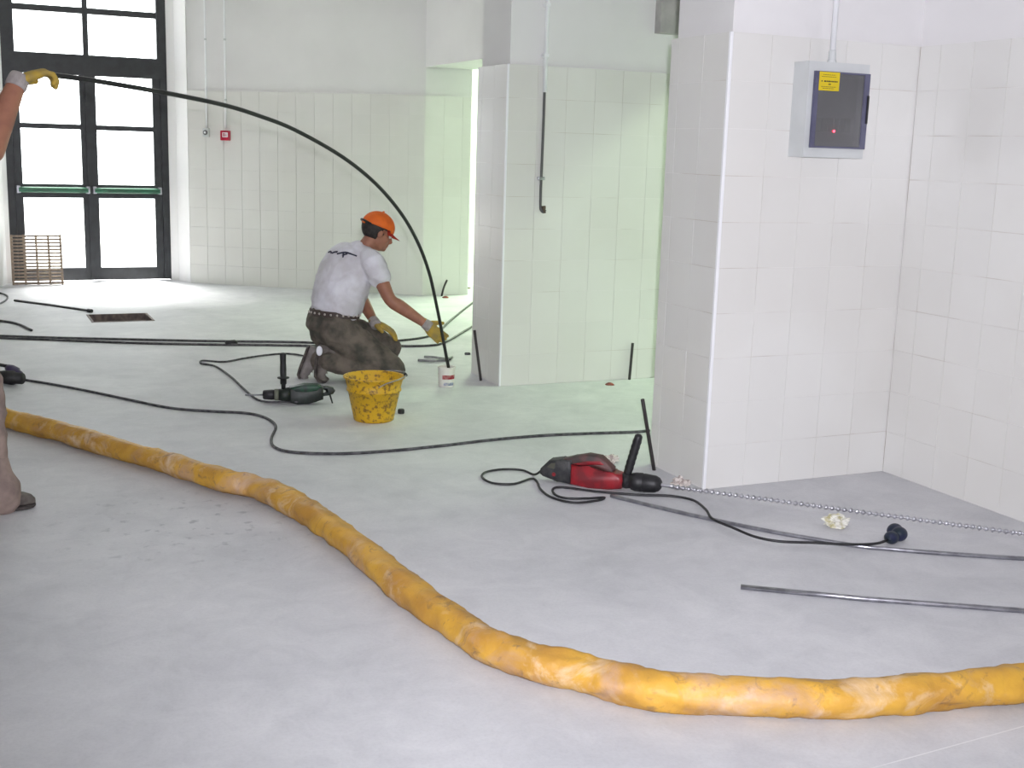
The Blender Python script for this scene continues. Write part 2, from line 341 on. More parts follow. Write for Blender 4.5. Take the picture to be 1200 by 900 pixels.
for a, b_, hinge in ((fx0+.003, XC-.002, 0), (XC+.002, fx1-.003, 1)):
    bm = bmesh.new(); st = .076
    zr = [(.012, .142), (.868, 1.008), (1.565, 1.617), (2.115, 2.136)]
    box(bm, (a, DY+.008, .012), (a+st, DY+.06, 2.136)); box(bm, (b_-st, DY+.008, .012), (b_, DY+.06, 2.136))
    for z0, z1 in zr: box(bm, (a+st, DY+.01, z0), (b_-st, DY+.058, z1))
    if hinge: box(bm, (a-.03, DY-.004, .02), (a+.012, DY+.007, 2.11))
    leaf = mk('door_leaf', bm, DARKM, dr)
    for (q, z0), (z1, q2) in zip(zr, zr[1:]): mk('pane', B((a+st, DY+.032, z0), (b_-st, DY+.038, z1)), GLASS, leaf)
    bm = bmesh.new(); pb = [V((a+st*.4, DY-.05, .95)), V((b_-st*.4, DY-.05, .95))]
    loft(bm, pb, [(.028, .02)]*2, side=(0, 0, 1), cap=False); mk('push_bar', bm, GREENM, leaf, smooth=False)
    for q in pb: mk('push_bar_bracket', B((q.x-.02, DY-.062, .915), (q.x+.02, DY+.008, .99), .006), STEEL, leaf)
# ---------------------------------------------------------------- drain grating leaning by the door
g = empty('drain_grating', (.67, 13.16, 0)); tag(g, 'brownish metal drain grating leaning against the glazed door', 'grating')
GM = mat('grating_metal', (.30, .23, .17), .5, (.20, .15, .12), 20, metal=.3)
gx0, gx1, gh, lean = .425, .915, .50, .11
def gp(x, z): return V((x, 13.17+lean*z/gh, z))
for i in range(5):
    x = gx0+.012+(gx1-gx0-.024)*i/4; mk('upright', loft(bmesh.new(), [gp(x, .001), gp(x, gh)], [(.017, .012)]*2, side=(.7071, .7071, 0), n=4, cap=False), GM, g)
for k in range(15):
    z = .014+(gh-.028)*k/14; mk('slat', loft(bmesh.new(), [gp(gx0, z), gp(gx1, z)], [(.0135, .0135)]*2, side=(0, .7071, .7071), n=4, cap=False), GM, g)
# ---------------------------------------------------------------- conduits and boxes on the diagonal wall
def dpt(d, z, out=0): return D1+DD*d+DN*out+V((0, 0, z))
def dbox(bm, d, z, hw, hh, o0, o1, bev=.004):
    M = Matrix.Identity(4)
    for i in range(3): M[i][0] = DD[i]; M[i][1] = -DN[i]
    r = bmesh.ops.create_cube(bm, size=1, matrix=Matrix.Translation(dpt(d, z, (o0+o1)/2)) @ M @ Matrix.Diagonal((2*hw, o1-o0, 2*hh, 1)))
    bmesh.ops.bevel(bm, geom=list({e for v in r['verts'] for e in v.link_edges}), offset=bev, segments=2, affect='EDGES'); return bm
for d, lab in ((.222, 'thin white conduit running down to the small grey button box'), (.437, 'thin white conduit running down to the red alarm box')):
    t = empty('conduit_pipe', dpt(d, 1.62, .012)); tag(t, lab, 'conduit')
    bm = bmesh.new(); lathe(bm, [(0, .010), (H-1.62, .010)], dpt(d, 1.62, .012), (0, 0, 1), 10); mk('pipe', bm, WHITEP, t, True)
    for z in (1.9, 2.5, 3.1): bm = bmesh.new(); lathe(bm, [(0, .0135), (.02, .0135)], dpt(d, z, .012), (0, 0, 1), 10); mk('clip', bm, GREYP, t)
t = empty('button_box', dpt(.222, 1.53, 0)); tag(t, 'small round-buttoned grey box on the slanting wall', 'switch box')
mk('housing', dbox(bmesh.new(), .222, 1.575, .033, .045, 0, .045), GREYP, t)
bm = bmesh.new(); lathe(bm, [(0, .026), (.012, .022)], dpt(.222, 1.575, .045), DN, 16); mk('button', bm, mat('dark_grey_plastic', (.16, .16, .17), .5), t)
bm = bmesh.new(); lathe(bm, [(0, .012), (.006, .010)], dpt(.222, 1.575, .057), DN, 12); mk('button_centre', bm, WHITEP, t)
t = empty('alarm_box', dpt(.437, 1.50, 0)); tag(t, 'red square fire alarm call point on the slanting wall', 'alarm')
REDP = mat('red_plastic', (.50, .012, .05), .35, (.42, .01, .04), 9)
mk('housing', dbox(bmesh.new(), .437, 1.55, .048, .05, 0, .05), REDP, t)
mk('glass_panel', dbox(bmesh.new(), .445, 1.557, .030, .024, .05, .054, .001), WHITEP, t)
bm = bmesh.new(); dbox(bm, .431, 1.557, .006, .018, .054, .0555, .0004); dbox(bm, .452, 1.549, .012, .004, .054, .0555, .0004); dbox(bm, .452, 1.565, .012, .003, .054, .0555, .0004); mk('print', bm, REDP, t)
# ---------------------------------------------------------------- conduit on the middle pier
t = empty('conduit_pipe', (3.313, CY, 1.10)); tag(t, 'white conduit with a bent dark cable end hanging on the middle pier', 'conduit')
bm = bmesh.new(); lathe(bm, [(0, .013), (H-1.84, .013)], (3.318, CY-.014, 1.84), (0, 0, 1), 12); mk('pipe', bm, WHITEP, t, True)
bm = tube([(3.316, CY-.014, 1.88), (3.315, CY-.016, 1.6), (3.311, CY-.018, 1.3), (3.312, CY-.019, 1.15), (3.317, CY-.022, 1.118), (3.331, CY-.028, 1.108), (3.341, CY-.03, 1.122)], .009); mk('cable_end', bm, mat('dark_grey_cable', (.09, .09, .09), .5), t, True)
bm = bmesh.new(); lathe(bm, [(0, .010), (.022, .010), (.03, .013), (.045, .013)], (3.336, CY-.029, 1.101), (-.15, 0, 1), 12); mk('cable_tip', bm, mat('brown_rubber', (.10, .07, .05), .6), t, True)
bm = B((3.289, CY-.027, 1.305), (3.334, CY-.001, 1.325), .003); mk('clamp', bm, STEEL, t)
for z in (2.05, 2.35, 2.9): mk('clip', B((3.302, CY-.028, z), (3.334, CY+.019, z+.02), .003), WHITEP, t)
# ---------------------------------------------------------------- switch panel on the near pier
t = empty('switch_panel', (3.49, AY, 1.49)); tag(t, 'grey electrical switch panel with a dark window and yellow sticker on the tiled pier', 'switch panel')
sx0, sx1, sz0, sz1, sy0 = 3.327, 3.652, 1.489, 1.893, AY-.106
wx0, wx1, wz0, wz1 = 3.352, 3.650, 1.530, 1.853
bm = bmesh.new()
box(bm, (sx0, AY-.02, sz0), (sx1, AY-.001, sz1)); box(bm, (sx0, sy0, sz0), (wx0+.012, AY-.02, sz1)); box(bm, (wx1-.02, sy0, sz0), (sx1, AY-.02, sz1))
box(bm, (wx0+.012, sy0, sz0), (wx1-.02, AY-.02, wz0+.012)); box(bm, (wx0+.012, sy0, wz1-.012), (wx1-.02, AY-.02, sz1))
mk('case', bm, GREYP, t)
mk('inner_plate', B((wx0+.012, sy0+.045, wz0+.012), (wx1-.02, sy0+.052, wz1-.012)), mat('inner_grey', (.42, .42, .42), .5), t)
BLUEG = mat('smoky_blue_frame', (.10, .10, .17), .25, (.08, .08, .14), 8)
bm = bmesh.new(); fy0, fy1 = sy0-.014, sy0-.001
for lo, hi in (((wx0, fy0, wz0), (wx0+.022, fy1, wz1)), ((wx1-.03, fy0, wz0), (wx1, fy1, wz1)), ((wx0+.022, fy0, wz0), (wx1-.03, fy1, wz0+.008)), ((wx0+.022, fy0, wz1-.008), (wx1-.03, fy1, wz1))): box(bm, lo, hi, .002)
cov = mk('cover_frame', bm, BLUEG, t)
def smoky():
    m = bpy.data.materials.new('smoky_window'); m.use_nodes = True; nt = m.node_tree; nt.nodes.remove(nt.nodes['Principled BSDF'])
    a = nt.nodes.new('ShaderNodeBsdfTransparent'); a.inputs[0].default_value = (.55, .55, .58, 1); g_ = nt.nodes.new('ShaderNodeBsdfGlossy'); g_.inputs['Roughness'].default_value = .06
    d = nt.nodes.new('ShaderNodeBsdfDiffuse'); d.inputs[0].default_value = (.33, .33, .33, 1)
    y = nt.nodes.new('ShaderNodeMixShader'); y.inputs[0].default_value = .22; x = nt.nodes.new('ShaderNodeMixShader'); x.inputs[0].default_value = .05
    nt.links.new(a.outputs[0], y.inputs[1]); nt.links.new(d.outputs[0], y.inputs[2]); nt.links.new(y.outputs[0], x.inputs[1]); nt.links.new(g_.outputs[0], x.inputs[2]); nt.links.new(x.outputs[0], nt.nodes['Material Output'].inputs[0]); return m
mk('window_pane', B((wx0+.022, fy0+.004, wz0+.008), (wx1-.03, fy0+.008, wz1-.008)), smoky(), cov)
mk('latch', B((wx1-.012, fy0-.006, 1.64), (wx1-.002, fy0, 1.76), .002), BLACK, cov)
for z in (1.575, 1.80): mk('hinge', B((wx0-.004, fy0-.005, z), (wx0+.012, fy0, z+.022), .002), BLUEG, cov)
for i in range(6): mk('breaker', B((3.40+i*.032, sy0+.02, 1.60), (3.428+i*.032, sy0+.045, 1.66), .002), mat('breaker_grey', (.16, .16, .17), .5), t)
LED = bpy.data.materials.new('red_led'); LED.use_nodes = True; LED.node_tree.nodes['Principled BSDF'].inputs['Base Color'].default_value = (.9, .02, .04, 1)
LED.node_tree.nodes['Principled BSDF'].inputs['Emission Color'].default_value = (1, .05, .09, 1); LED.node_tree.nodes['Principled BSDF'].inputs['Emission Strength'].default_value = 7
bm = bmesh.new(); ell(bm, (3.472, fy0-.001, 1.603), (.0052, .004, .0052)); mk('indicator_light', bm, LED, t, True)
st = mk('warning_sticker', B((3.372, fy0-.002, 1.772), (3.480, fy0-.0005, 1.850)), mat('yellow_sticker', (.72, .55, .01), .5, (.68, .51, .01), 6), t)
bm = bmesh.new()
for z, a, b_, h in ((1.838, .02, .085, .002), (1.830, .012, .09, .002), (1.811, .012, .02, .006), (1.811, .026, .098, .006), (1.799, .05, .062, .006), (1.788, .012, .09, .002), (1.781, .02, .08, .002)):
    x = 3.372+a
    while x < 3.372+b_-.002:
        e = min(x+random.uniform(.004, .011), 3.372+b_); box(bm, (x, fy0-.0026, z-h/2), (e, fy0-.0019, z+h/2)); x = e+.0025
mk('print', bm, BLACK, st)
t = empty('conduit_pipe', (3.492, AY, 1.893)); tag(t, 'thick white conduit entering the top of the switch panel', 'conduit')
bm = bmesh.new(); lathe(bm, [(0, .0125), (H-1.945, .0125)], (3.488, AY-.05, 1.945), (0, 0, 1), 14); mk('pipe', bm, WHITEP, t, True)
bm = bmesh.new(); lathe(bm, [(0, .020), (.012, .020), (.016, .017), (.05, .016), (.056, .0135)], (3.488, AY-.05, 1.893), (0, 0, 1), 14); mk('fitting', bm, GREYP, t, False)
for z in (2.4, 3.0): mk('clip', B((3.470, AY-.066, z), (3.506, AY+.019, z+.02), .003), WHITEP, t)
# ---------------------------------------------------------------- people
SKIN = mat('tanned_skin', (.36, .155, .095), .55, (.30, .125, .08), 14)
HAIR = mat('dark_hair', (.012, .010, .010), .6, (.03, .025, .022), 60, bump=.6, bscale=120)
TEE = mat('white_tshirt', (.76, .75, .82), .85, (.60, .575, .62), 6, bump=.9, bscale=13)
CAMO = mat('dusty_work_trousers', (.165, .135, .11), .9, (.065, .06, .05), 13, bump=.5, bscale=24, lo=.35, hi=.62)
DUSTYT = mat('dusty_beige_trousers', (.36, .27, .235), .9, (.22, .165, .15), 12, bump=.5, bscale=24, lo=.35, hi=.62)
GLOVE = mat('yellow_work_glove', (.46, .31, .045), .75, (.30, .22, .07), 22, bump=.3, lo=.35, hi=.6)
CUFF = mat('grey_glove_cuff', (.42, .38, .37), .85, (.32, .29, .28), 25, bump=.3)
BOOT = mat('dusty_dark_boot', (.10, .085, .075), .8, (.19, .165, .15), 18, bump=.3)
SOLE = mat('dark_sole', (.05, .042, .04), .75, (.12, .10, .09), 22)
def basis(X, Z):
    X = V(X).normalized(); Z = V(Z); Z = (Z-X*Z.dot(X)).normalized(); Y = Z.cross(X); M = Matrix.Identity(4)
    for i in range(3): M[i][0] = X[i]; M[i][1] = Y[i]; M[i][2] = Z[i]
    return M
def hand(bm, wrist, X, back, side, curl, tcurl=.4, sc=1.0, infl=.0015, spread=.06):
    """fingers along X, back of the hand along `back`, thumb towards side*Y"""
    M = Matrix.Translation(wrist) @ basis(X, back)
    P = lambda x, y, z: M @ V((x*sc, y*sc*side, z*sc))
    yv = (M.to_3x3() @ V((0, 1, 0)))
    loft(bm, [P(-.015, 0, 0), P(.02, 0, 0), P(.055, -.002, 0), P(.09, -.002, -.002)], [(.027+infl, .020+infl), (.032+infl, .018+infl), (.040+infl, .017+infl), (.037+infl, .013+infl)], side=yv, n=14)
    for i, (y, L, r) in enumerate(((.028, .072, .0094), (.0095, .080, .0098), (-.0095, .074, .0094), (-.028, .058, .0084))):
        a = spread*(1.5-i); p = V((.088, y, -.002)); pts = [V((.07, y*.95, -.002)), p]; th = 0
        for f, c in ((.45, curl[0]), (.31, curl[1]), (.24, curl[2])):
            th += c*(1+.06*i); p = p+V((math.cos(th)*math.cos(a), math.sin(a)*math.cos(th), -math.sin(th)))*(L*f); pts.append(p)
        loft(bm, [P(*q) for q in pts], [r+infl, r+infl, r*.97+infl, r*.9+infl, r*.78+infl], n=10)
    p = V((.025, .030, -.006)); pts = [V((.012, .014, -.004)), p]; th = .75
    for L, c in ((.034, 0), (.026, -tcurl*.5)):
        th += c; p = p+V((math.cos(th), math.sin(th), -.35*tcurl))*L; pts.append(p)
    loft(bm, [P(*q) for q in pts], [.014+infl, .0125+infl, .0112+infl, .0088+infl], n=10)
def head(bm, M):
    """skull, jaw, nose, ears, lips; x forward, z up, about the head centre"""
    def e(c, r): 
        ell(bm, M @ V(c), r, M.to_3x3().to_4x4())
    e((-.012, 0, .030), (.097, .075, .088)); e((.022, 0, -.030), (.070, .062, .080)); e((.040, 0, -.072), (.046, .046, .040)); e((.074, 0, -.088), (.020, .022, .017))
    e((.066, 0, .030), (.028, .052, .030))
    loft(bm, [M @ V((.084, 0, .012)), M @ V((.100, 0, -.012)), M @ V((.112, 0, -.030)), M @ V((.094, 0, -.042))], [(.008, .008), (.011, .010), (.014, .012), (.012, .008)], n=8)
    e((.089, 0, -.058), (.011, .024, .007)); e((.087, 0, -.069), (.011, .021, .007))
    for s in (-1, 1):
        e((-.004, s*.077, -.008), (.020, .010, .031)); e((.052, s*.040, -.028), (.028, .022, .024)); e((.080, s*.032, .018), (.012, .022, .007))
def face_parts(M, root):
    for s in (-1, 1):
        bm = bmesh.new(); ell(bm, M @ V((.0795, s*.031, .000)), (.012, .012, .010), M.to_3x3().to_4x4(), 12)
        ey = mk('eye', bm, mat('eye_white', (.75, .72, .68), .3), root, True)
        bm = bmesh.new(); ell(bm, M @ V((.0895, s*.031, .000)), (.003, .0055, .0055), M.to_3x3().to_4x4(), 10); mk('iris', bm, mat('dark_iris', (.03, .018, .012), .3), ey, True)
def shell(M, r, off, keep, thick=.004):
    """part of an ellipsoid shell about the head, kept where keep(local) is true"""
    bm = bmesh.new(); bmesh.ops.create_uvsphere(bm, u_segments=36, v_segments=24, radius=1)
    for v in bm.verts: v.co = V((v.co.x*r[0]+off[0], v.co.y*r[1]+off[1], v.co.z*r[2]+off[2]))
    bmesh.ops.delete(bm, geom=[f for f in bm.faces if not keep(f.calc_center_median())], context='FACES')
    bmesh.ops.solidify(bm, geom=bm.faces[:], thickness=thick)
    bmesh.ops.transform(bm, matrix=M, verts=bm.verts[:]); return bm
def shoe(name, heel, toe, up, root, upm=BOOT, solem=SOLE, L=.285, bend=0.0):
    """boot along heel->toe; `up` is the direction out of the sole; bend lifts nothing but curls the toe towards up"""
    M = Matrix.Translation(heel) @ basis(V(toe)-V(heel), up)
    def P(x, y, z):
        if bend and x > .19: 
            a = min((x-.19)/.10, 1)*bend; d = x-.19; x = .19+d*math.cos(a)-z*math.sin(a); z = d*math.sin(a)+z*math.cos(a)
        return M @ V((x, y, z))
    sec = [(.004, .026, .062, .012), (.03, .034, .088, .0), (.075, .035, .098, .0), (.12, .037, .088, .0), (.165, .042, .070, .0), (.21, .046, .056, .0), (.25, .042, .047, .0), (.276, .027, .036, .002), (.288, .010, .022, .006)]
    def rings(z0f, z1f, grow):
        bm = bmesh.new(); R = []
        for x, hw, h, zb in sec:
            a, b_ = z0f(h, zb), z1f(h, zb); ring = []
            for j in range(16):
                t = 2*math.pi*j/16; c, s = math.cos(t), math.sin(t)
                ring.append(bm.verts.new(P(x, math.copysign(abs(c)**.7, c)*(hw+grow), a+(b_-a)*(.5+.5*math.copysign(abs(s)**.7, s)))))
            R.append(ring)
        for p, q in zip(R, R[1:]):
            for j in range(16): bm.faces.new((p[j], p[(j+1) % 16], q[(j+1) % 16], q[j]))
        bm.faces.new(R[0]); bm.faces.new(R[-1]); return bm
    b = mk(name, rings(lambda h, z: .016, lambda h, z: .016+h, 0), upm, root, True)
    mk('sole', rings(lambda h, z: z, lambda h, z: .020, .004), solem, b)
    bm = bmesh.new(); lathe(bm, [(0, .040), (.035, .041), (.045, .038)], P(.055, 0, .085), M.to_3x3() @ V((-.1, 0, 1)), 16); mk('boot_collar', bm, upm, b, True)
    for i in range(4):
        x = .115+.022*i; bm = tube([P(x, -.018, .106-.009*i), P(x+.003, 0, .114-.0095*i), P(x, .018, .106-.009*i)], .0028, 6, 3); mk('lace', bm, mat('pale_lace', (.35, .32, .29), .8), b)
    return b
def build_person(name, label, J, pants, tee, facing, arm=1.0, sleeve=.56):
    root = empty(name, (J['ground'].x, J['ground'].y, 0)); tag(root, label, 'person')
    F = V(facing); HM = J['head']
    R_ = F.cross(V((0, 0, 1)))
    # body: one continuous skin
    bm = bmesh.new(); head(bm, HM)
    loft(bm, [J['neck']-V((0, 0, .03)), J['neck'], HM @ V((-.02, 0, -.055))], [.062, .054, .052])
    sp = J['spine']; loft(bm, [p for p, a, b_ in sp], [(a*.86, b_*.82) for p, a, b_ in sp], side=J['lat'], k=3, n=18)
    for s in 'RL':
        sh, el, wr = J['sh'+s], J['el'+s], J['wr'+s]; d = (wr-el).normalized()
        loft(bm, [sh, sh.lerp(el, .5), el, el.lerp(wr, .28), el.lerp(wr, .7), wr, wr+d*.006], [.056*arm, .047*arm, .040*arm, .043*arm, .034*arm, .0275*arm, .027*arm], k=3)
        loft(bm, [J['neck'].lerp(sh, .2)-V((0, 0, .01)), sh], [.05, .052])
        hp, kn, an = J['hip'+s], J['kn'+s], J['an'+s]
        loft(bm, [hp, hp.lerp(kn, .5), kn, kn.lerp(an, .3), an], [.078, .068, .052, .05, .036], k=3)
    loft(bm, [J['hipR'], J['hipL']], [.085, .085])
    body = mk('body', None, SKIN, root, True, me=remesh(bm, .0065, 4)); face_parts(HM, root)
    # trousers
    bm = bmesh.new()
    pe = (J['hipR']+J['hipL'])/2
    loft(bm, [pe-sp[0][0]*.0+(pe-sp[1][0]).normalized()*.03, pe, sp[0][0], sp[1][0]], [(.16, .13), (.188, .155), (.182, .148), (.170, .138)], side=J['lat'], n=20)
    for s in 'RL':
        hp, kn, an = J['hip'+s], J['kn'+s], J['an'+s]
        loft(bm, [hp, hp.lerp(kn, .35), hp.lerp(kn, .7), kn], [.112, .108, .096, .084], k=3, n=18)
        loft(bm, [kn, kn.lerp(an, .3), kn.lerp(an, .65), an], [.082, .084, .074, J.get('hem', .062)], k=3, n=18)
    ellr = pants
    tr = mk('trousers', None, pants, root, True, me=wrinkle(remesh(bm, .008, 4), .0075, 11))
    # shirt
    bm = bmesh.new(); loft(bm, [p for p, a, b_ in sp[1:]], [(a, b_) for p, a, b_ in sp[1:]], side=J['lat'], k=4, n=24)
    for s in 'RL':
        sh, el = J['sh'+s], J['el'+s]
        loft(bm, [J['neck'].lerp(sh, .25)-V((0, 0, .015)), J['neck'].lerp(sh, .7)-V((0, 0, .004)), sh, sh.lerp(el, .3), sh.lerp(el, sleeve)], [.060, .068, .074, .071, .067], n=16, cap=True)
    ts = mk('t_shirt', None, tee, root, True, me=wrinkle(remesh(bm, .007, 3), .0065, 9, (1, 1, 1.5)))
    c = J['neck']; bm = bmesh.new(); ax = (HM @ V((-.02, 0, -.055))-c).normalized()
    lathe(bm, [(-.012, .067), (.012, .064), (.018, .060), (.012, .057), (-.012, .058)], c, ax, 20, closed=False); mk('collar', bm, tee, ts, True)
    # hair
    mk('hair', shell(HM, (.106, .0835, .098), (-.014, 0, .028), lambda p: (p.x < .058 and p.z > .03) or (p.x < -.012 and p.z > -.052-.1*max(0, -.02-p.x)*0) or (p.x < .012 and p.z > -.012 and abs(p.y) < .2), .006), HAIR, root, True)
    return root, ts, tr, R_
# ---- kneeling worker: axes across the view from the tub side
WO = G(410, 445); az = math.atan2(WO.x, WO.y); ER = V((math.cos(az), -math.sin(az), 0)); EF = V((math.sin(az), math.cos(az), 0)); KS = 1.03
def W(a, b, z): return WO+ER*(a*KS)+EF*(b*KS)+V((0, 0, z*KS))
def Wd(a, b, z): return (ER*a+EF*b+V((0, 0, z))).normalized()
th = math.radians(42)
lat = Wd(math.sin(th), -math.cos(th), 0)
hd = Wd(.90, .28, -.36)
HM = Matrix.Translation(W(.166, .045, .918)) @ basis(hd, Wd(.36, .1, .93)) @ Matrix.Scale(.97, 4)
J = dict(ground=WO, head=HM, neck=W(.078, .025, .805), lat=lat,
  spine=[(W(-.105, 0, .37), .165, .12), (W(-.095, 0, .415), .168, .135), (W(-.075, 0, .50), .185, .150), (W(-.048, .005, .60), .195, .152), (W(-.018, .015, .685), .198, .138), (W(.022, .02, .755), .178, .110), (W(.055, .022, .79), .10, .072)],
  shR=W(.135, -.115, .745), elR=W(.240, -.185, .530), wrR=W(.455, -.190, .385),
  shL=W(-.050, .155, .745), elL=W(.060, .235, .50), wrL=W(.150, .02, .362),
  hipR=W(-.085, -.095, .325), knR=W(.255, -.10, .085), anR=W(-.13, -.10, .135),
  hipL=W(-.125, .085, .335), knL=W(.24, .10, .185), anL=W(-.20, .06, .115), hem=.066)
worker, tshirt, trous, _ = build_person('person', 'kneeling worker in white t-shirt and orange cap feeding a rod into the tub', J, CAMO, TEE, Wd(.9, .35, 0), sleeve=.40)
# back print: three dark marks lying on the shirt
bv = BVHTree.FromPolygons([v.co+WL[tshirt] for v in tshirt.data.vertices], [p.vertices[:] for p in tshirt.data.polygons])
nb = Wd(-math.cos(th), -math.sin(th), .25)
def onback(x, z):
    o = W(-.03, .01, .775)+lat*(x*1.35+.075)+V((0, 0, z))+nb*.5; h = bv.ray_cast(o, -nb); return (h[0]+nb*.002) if h[0] else o-nb*.36
bm = bmesh.new()
for st_ in ([(-.125, .0), (-.11, .008), (-.098, .002), (-.09, -.004)], [(-.085, -.004), (-.07, .006), (-.055, .01)], [(-.05, -.005), (-.02, .011), (.0, .013), (.02, .008), (.04, .002)], [(-.02, .006), (-.012, -.006), (-.004, -.022)], [(.004, .006), (-.008, -.004), (-.014, -.012)]):
    tube([onback(*q) for q in st_], .0056, 6, 4, bm=bm)
mk('back_print', bm, mat('navy_print', (.03, .03, .06), .7), tshirt)
# belt with studs
bm = bmesh.new(); bc = W(-.096, 0, .418); ring = []
nt_ = 40; sp_ax = Wd(.1, 0, 1); la = lat; dp = sp_ax.cross(la).normalized()
for dz, g_ in ((-.02, 0), (.02, 0), (.02, -.006), (-.02, -.006)):
    ring.append([bm.verts.new(bc+la*(math.cos(2*math.pi*j/nt_)*(.178+g_))+dp*(math.sin(2*math.pi*j/nt_)*(.145+g_))+sp_ax*dz) for j in range(nt_)])
for a, b_ in zip(ring, ring[1:]+ring[:1]):
    for j in range(nt_): bm.faces.new((a[j], a[(j+1) % nt_], b_[(j+1) % nt_], b_[j]))
belt = mk('belt', bm, mat('brown_belt', (.07, .05, .045), .6), trous)
for j in range(26):
    a = 2*math.pi*j/26; bm = bmesh.new(); ell(bm, bc+la*(math.cos(a)*.179)+dp*(math.sin(a)*.146), (.0075, .0075, .0075), None, 8); mk('stud', bm, mat('pale_stud', (.6, .55, .52), .35, metal=.6), belt, True)
# cap
ORANGE = mat('orange_cap', (.80, .15, .012), .7, (.70, .12, .01), 20)
cap = mk('cap', shell(HM, (.114, .0915, .100), (-.010, 0, .036), lambda p: p.z > .040-.22*(p.x-.02)*(1 if p.x > .02 else -.35), .005), ORANGE, worker, True)
bm = bmesh.new(); g0 = {}
NU, NV = 14, 6
for i in range(NU+1):
    for k in range(NV+1):
        a = math.radians(-68+136*i/NU); f = k/NV
        x = (.100+f*.072*math.cos(a)**.6)*math.cos(a)-.008; y = .088*math.sin(a)*(1-.08*f); z = .042-.022*f-.9*y*y*(1+2*f)-.03*(math.cos(a)-.4)
        g0[i, k] = bm.verts.new(HM @ V((x, y, z)))
for i in range(NU):
    for k in range(NV): bm.faces.new((g0[i, k], g0[i+1, k], g0[i+1, k+1], g0[i, k+1]))
bmesh.ops.solidify(bm, geom=bm.faces[:], thickness=.004); mk('brim', bm, mat('red_orange_brim', (.62, .045, .02), .7, (.55, .035, .02), 20), cap, True)
bm = bmesh.new(); ell(bm, HM @ V((-.010, 0, .138)), (.008, .008, .006), None, 10); mk('cap_button', bm, ORANGE, cap, True)
bm = tube([HM @ V((-.085, -.070, .032)), HM @ V((-.122, -.035, .040)), HM @ V((-.130, 0, .042)), HM @ V((-.122, .035, .040)), HM @ V((-.085, .070, .032))], .007, 8, 5); mk('cap_strap', bm, BLACK, cap, True)
# gloves
bm = bmesh.new(); hand(bm, J['wrR'], Wd(.74, .02, -.67), Wd(-.1, -1, .1), 1, (.30, .38, .3), .25, 1.12, .003, .05); gl = mk('glove', None, GLOVE, worker, True, me=remesh(bm, .0045, 2))
ax = (J['wrR']-J['elR']).normalized(); bm = bmesh.new(); lathe(bm, [(-.0, .031), (.01, .0335), (.02, .034), (.035, .036), (.05, .033)], J['wrR']-ax*.012, ax, 18); mk('glove_cuff', bm, CUFF, gl, True)
bm = bmesh.new(); hand(bm, J['wrL'], Wd(.90, -.20, -.38), Wd(.35, -.15, .93), -1, (.22, .3, .3), .25, 1.12, .003, .05); gl = mk('glove', None, GLOVE, worker, True, me=remesh(bm, .0045, 2))
ax = (J['wrL']-J['elL']).normalized(); bm = bmesh.new(); lathe(bm, [(-.012, .034), (.0, .036), (.03, .037), (.05, .034)], J['wrL']-ax*.012, ax, 18); mk('glove_cuff', bm, CUFF, gl, True)
# boots: toes tucked on the floor, soles turned back
shR = shoe('boot', W(-.205, -.10, .245), W(-.225, -.10, .02), Wd(1, 0, -.05), worker, L=.28, bend=.9)
shL = shoe('boot', W(-.262, .06, .215), W(-.335, .06, .02), Wd(.9, 0, -.35), worker, upm=mat('pale_dusty_boot', (.30, .275, .26), .85, (.20, .18, .17), 16, bump=.3), bend=.9)
bm = bmesh.new(); ell(bm, W(-.185, -.142, .205), (.020, .008, .032), Matrix.Rotation(-az, 4, 'Z'), 12); mk('reflector', bm, mat('white_reflector', (.95, .95, 1), .15, (.9, .9, 1), 8, coat=1), shR, True)
# ---- second worker at the edge of the frame, arm raised
HM2 = Matrix.Translation((-.17, 5.2, 1.63)) @ basis((.85, .5, .05), (0, 0, 1))
J2 = dict(ground=V((-.02, 5.12, 0)), head=HM2, neck=V((-.19, 5.18, 1.49)), lat=V((.45, -.89, 0)),
  spine=[(V((-.2, 5.2, .98)), .165, .12), (V((-.2, 5.2, 1.02)), .165, .125), (V((-.2, 5.2, 1.12)), .17, .125), (V((-.2, 5.19, 1.25)), .185, .125), (V((-.2, 5.19, 1.36)), .19, .118), (V((-.2, 5.18, 1.43)), .165, .095), (V((-.195, 5.18, 1.47)), .10, .07)],
  shR=V((-.13, 5.02, 1.43)), elR=V((.095, 5.14, 1.40)), wrR=V((.225, 5.25, 1.690)),
  shL=V((-.28, 5.36, 1.42)), elL=V((-.30, 5.46, 1.15)), wrL=V((-.15, 5.55, .95)),
  hipR=V((-.14, 5.10, .94)), knR=V((.028, 5.09, .52)), anR=V((.042, 5.07, .135)),
  hipL=V((-.24, 5.28, .94)), knL=V((-.24, 5.33, .50)), anL=V((-.30, 5.36, .12)), hem=.070)
w2, _, tr2, _ = build_person('person', 'standing worker in dusty beige trousers holding up the arched rod', J2, DUSTYT, mat('grey_tshirt', (.3, .3, .32), .85), (.85, .5, 0), arm=1.25)
bm = bmesh.new(); hand(bm, J2['wrR'], V((.88, .25, .38)), V((-.36, -.1, .92)), 1, (.50, .80, .75), .9, 1.18, .004, .05); gl = mk('glove', None, GLOVE, w2, True, me=remesh(bm, .0045, 2))
ax = (J2['wrR']-J2['elR']).normalized(); bm = bmesh.new(); lathe(bm, [(-.012, .039), (0, .041), (.03, .040), (.045, .036)], J2['wrR']-ax*.02, ax, 18); mk('glove_cuff', bm, CUFF, gl, True)
bm = bmesh.new(); hand(bm, J2['wrL'], V((.4, .3, -.85)), V((.5, .6, .5)), -1, (.4, .4, .3), .3, 1.05, .002, .05); mk('glove', None, GLOVE, w2, True, me=remesh(bm, .0045, 2))
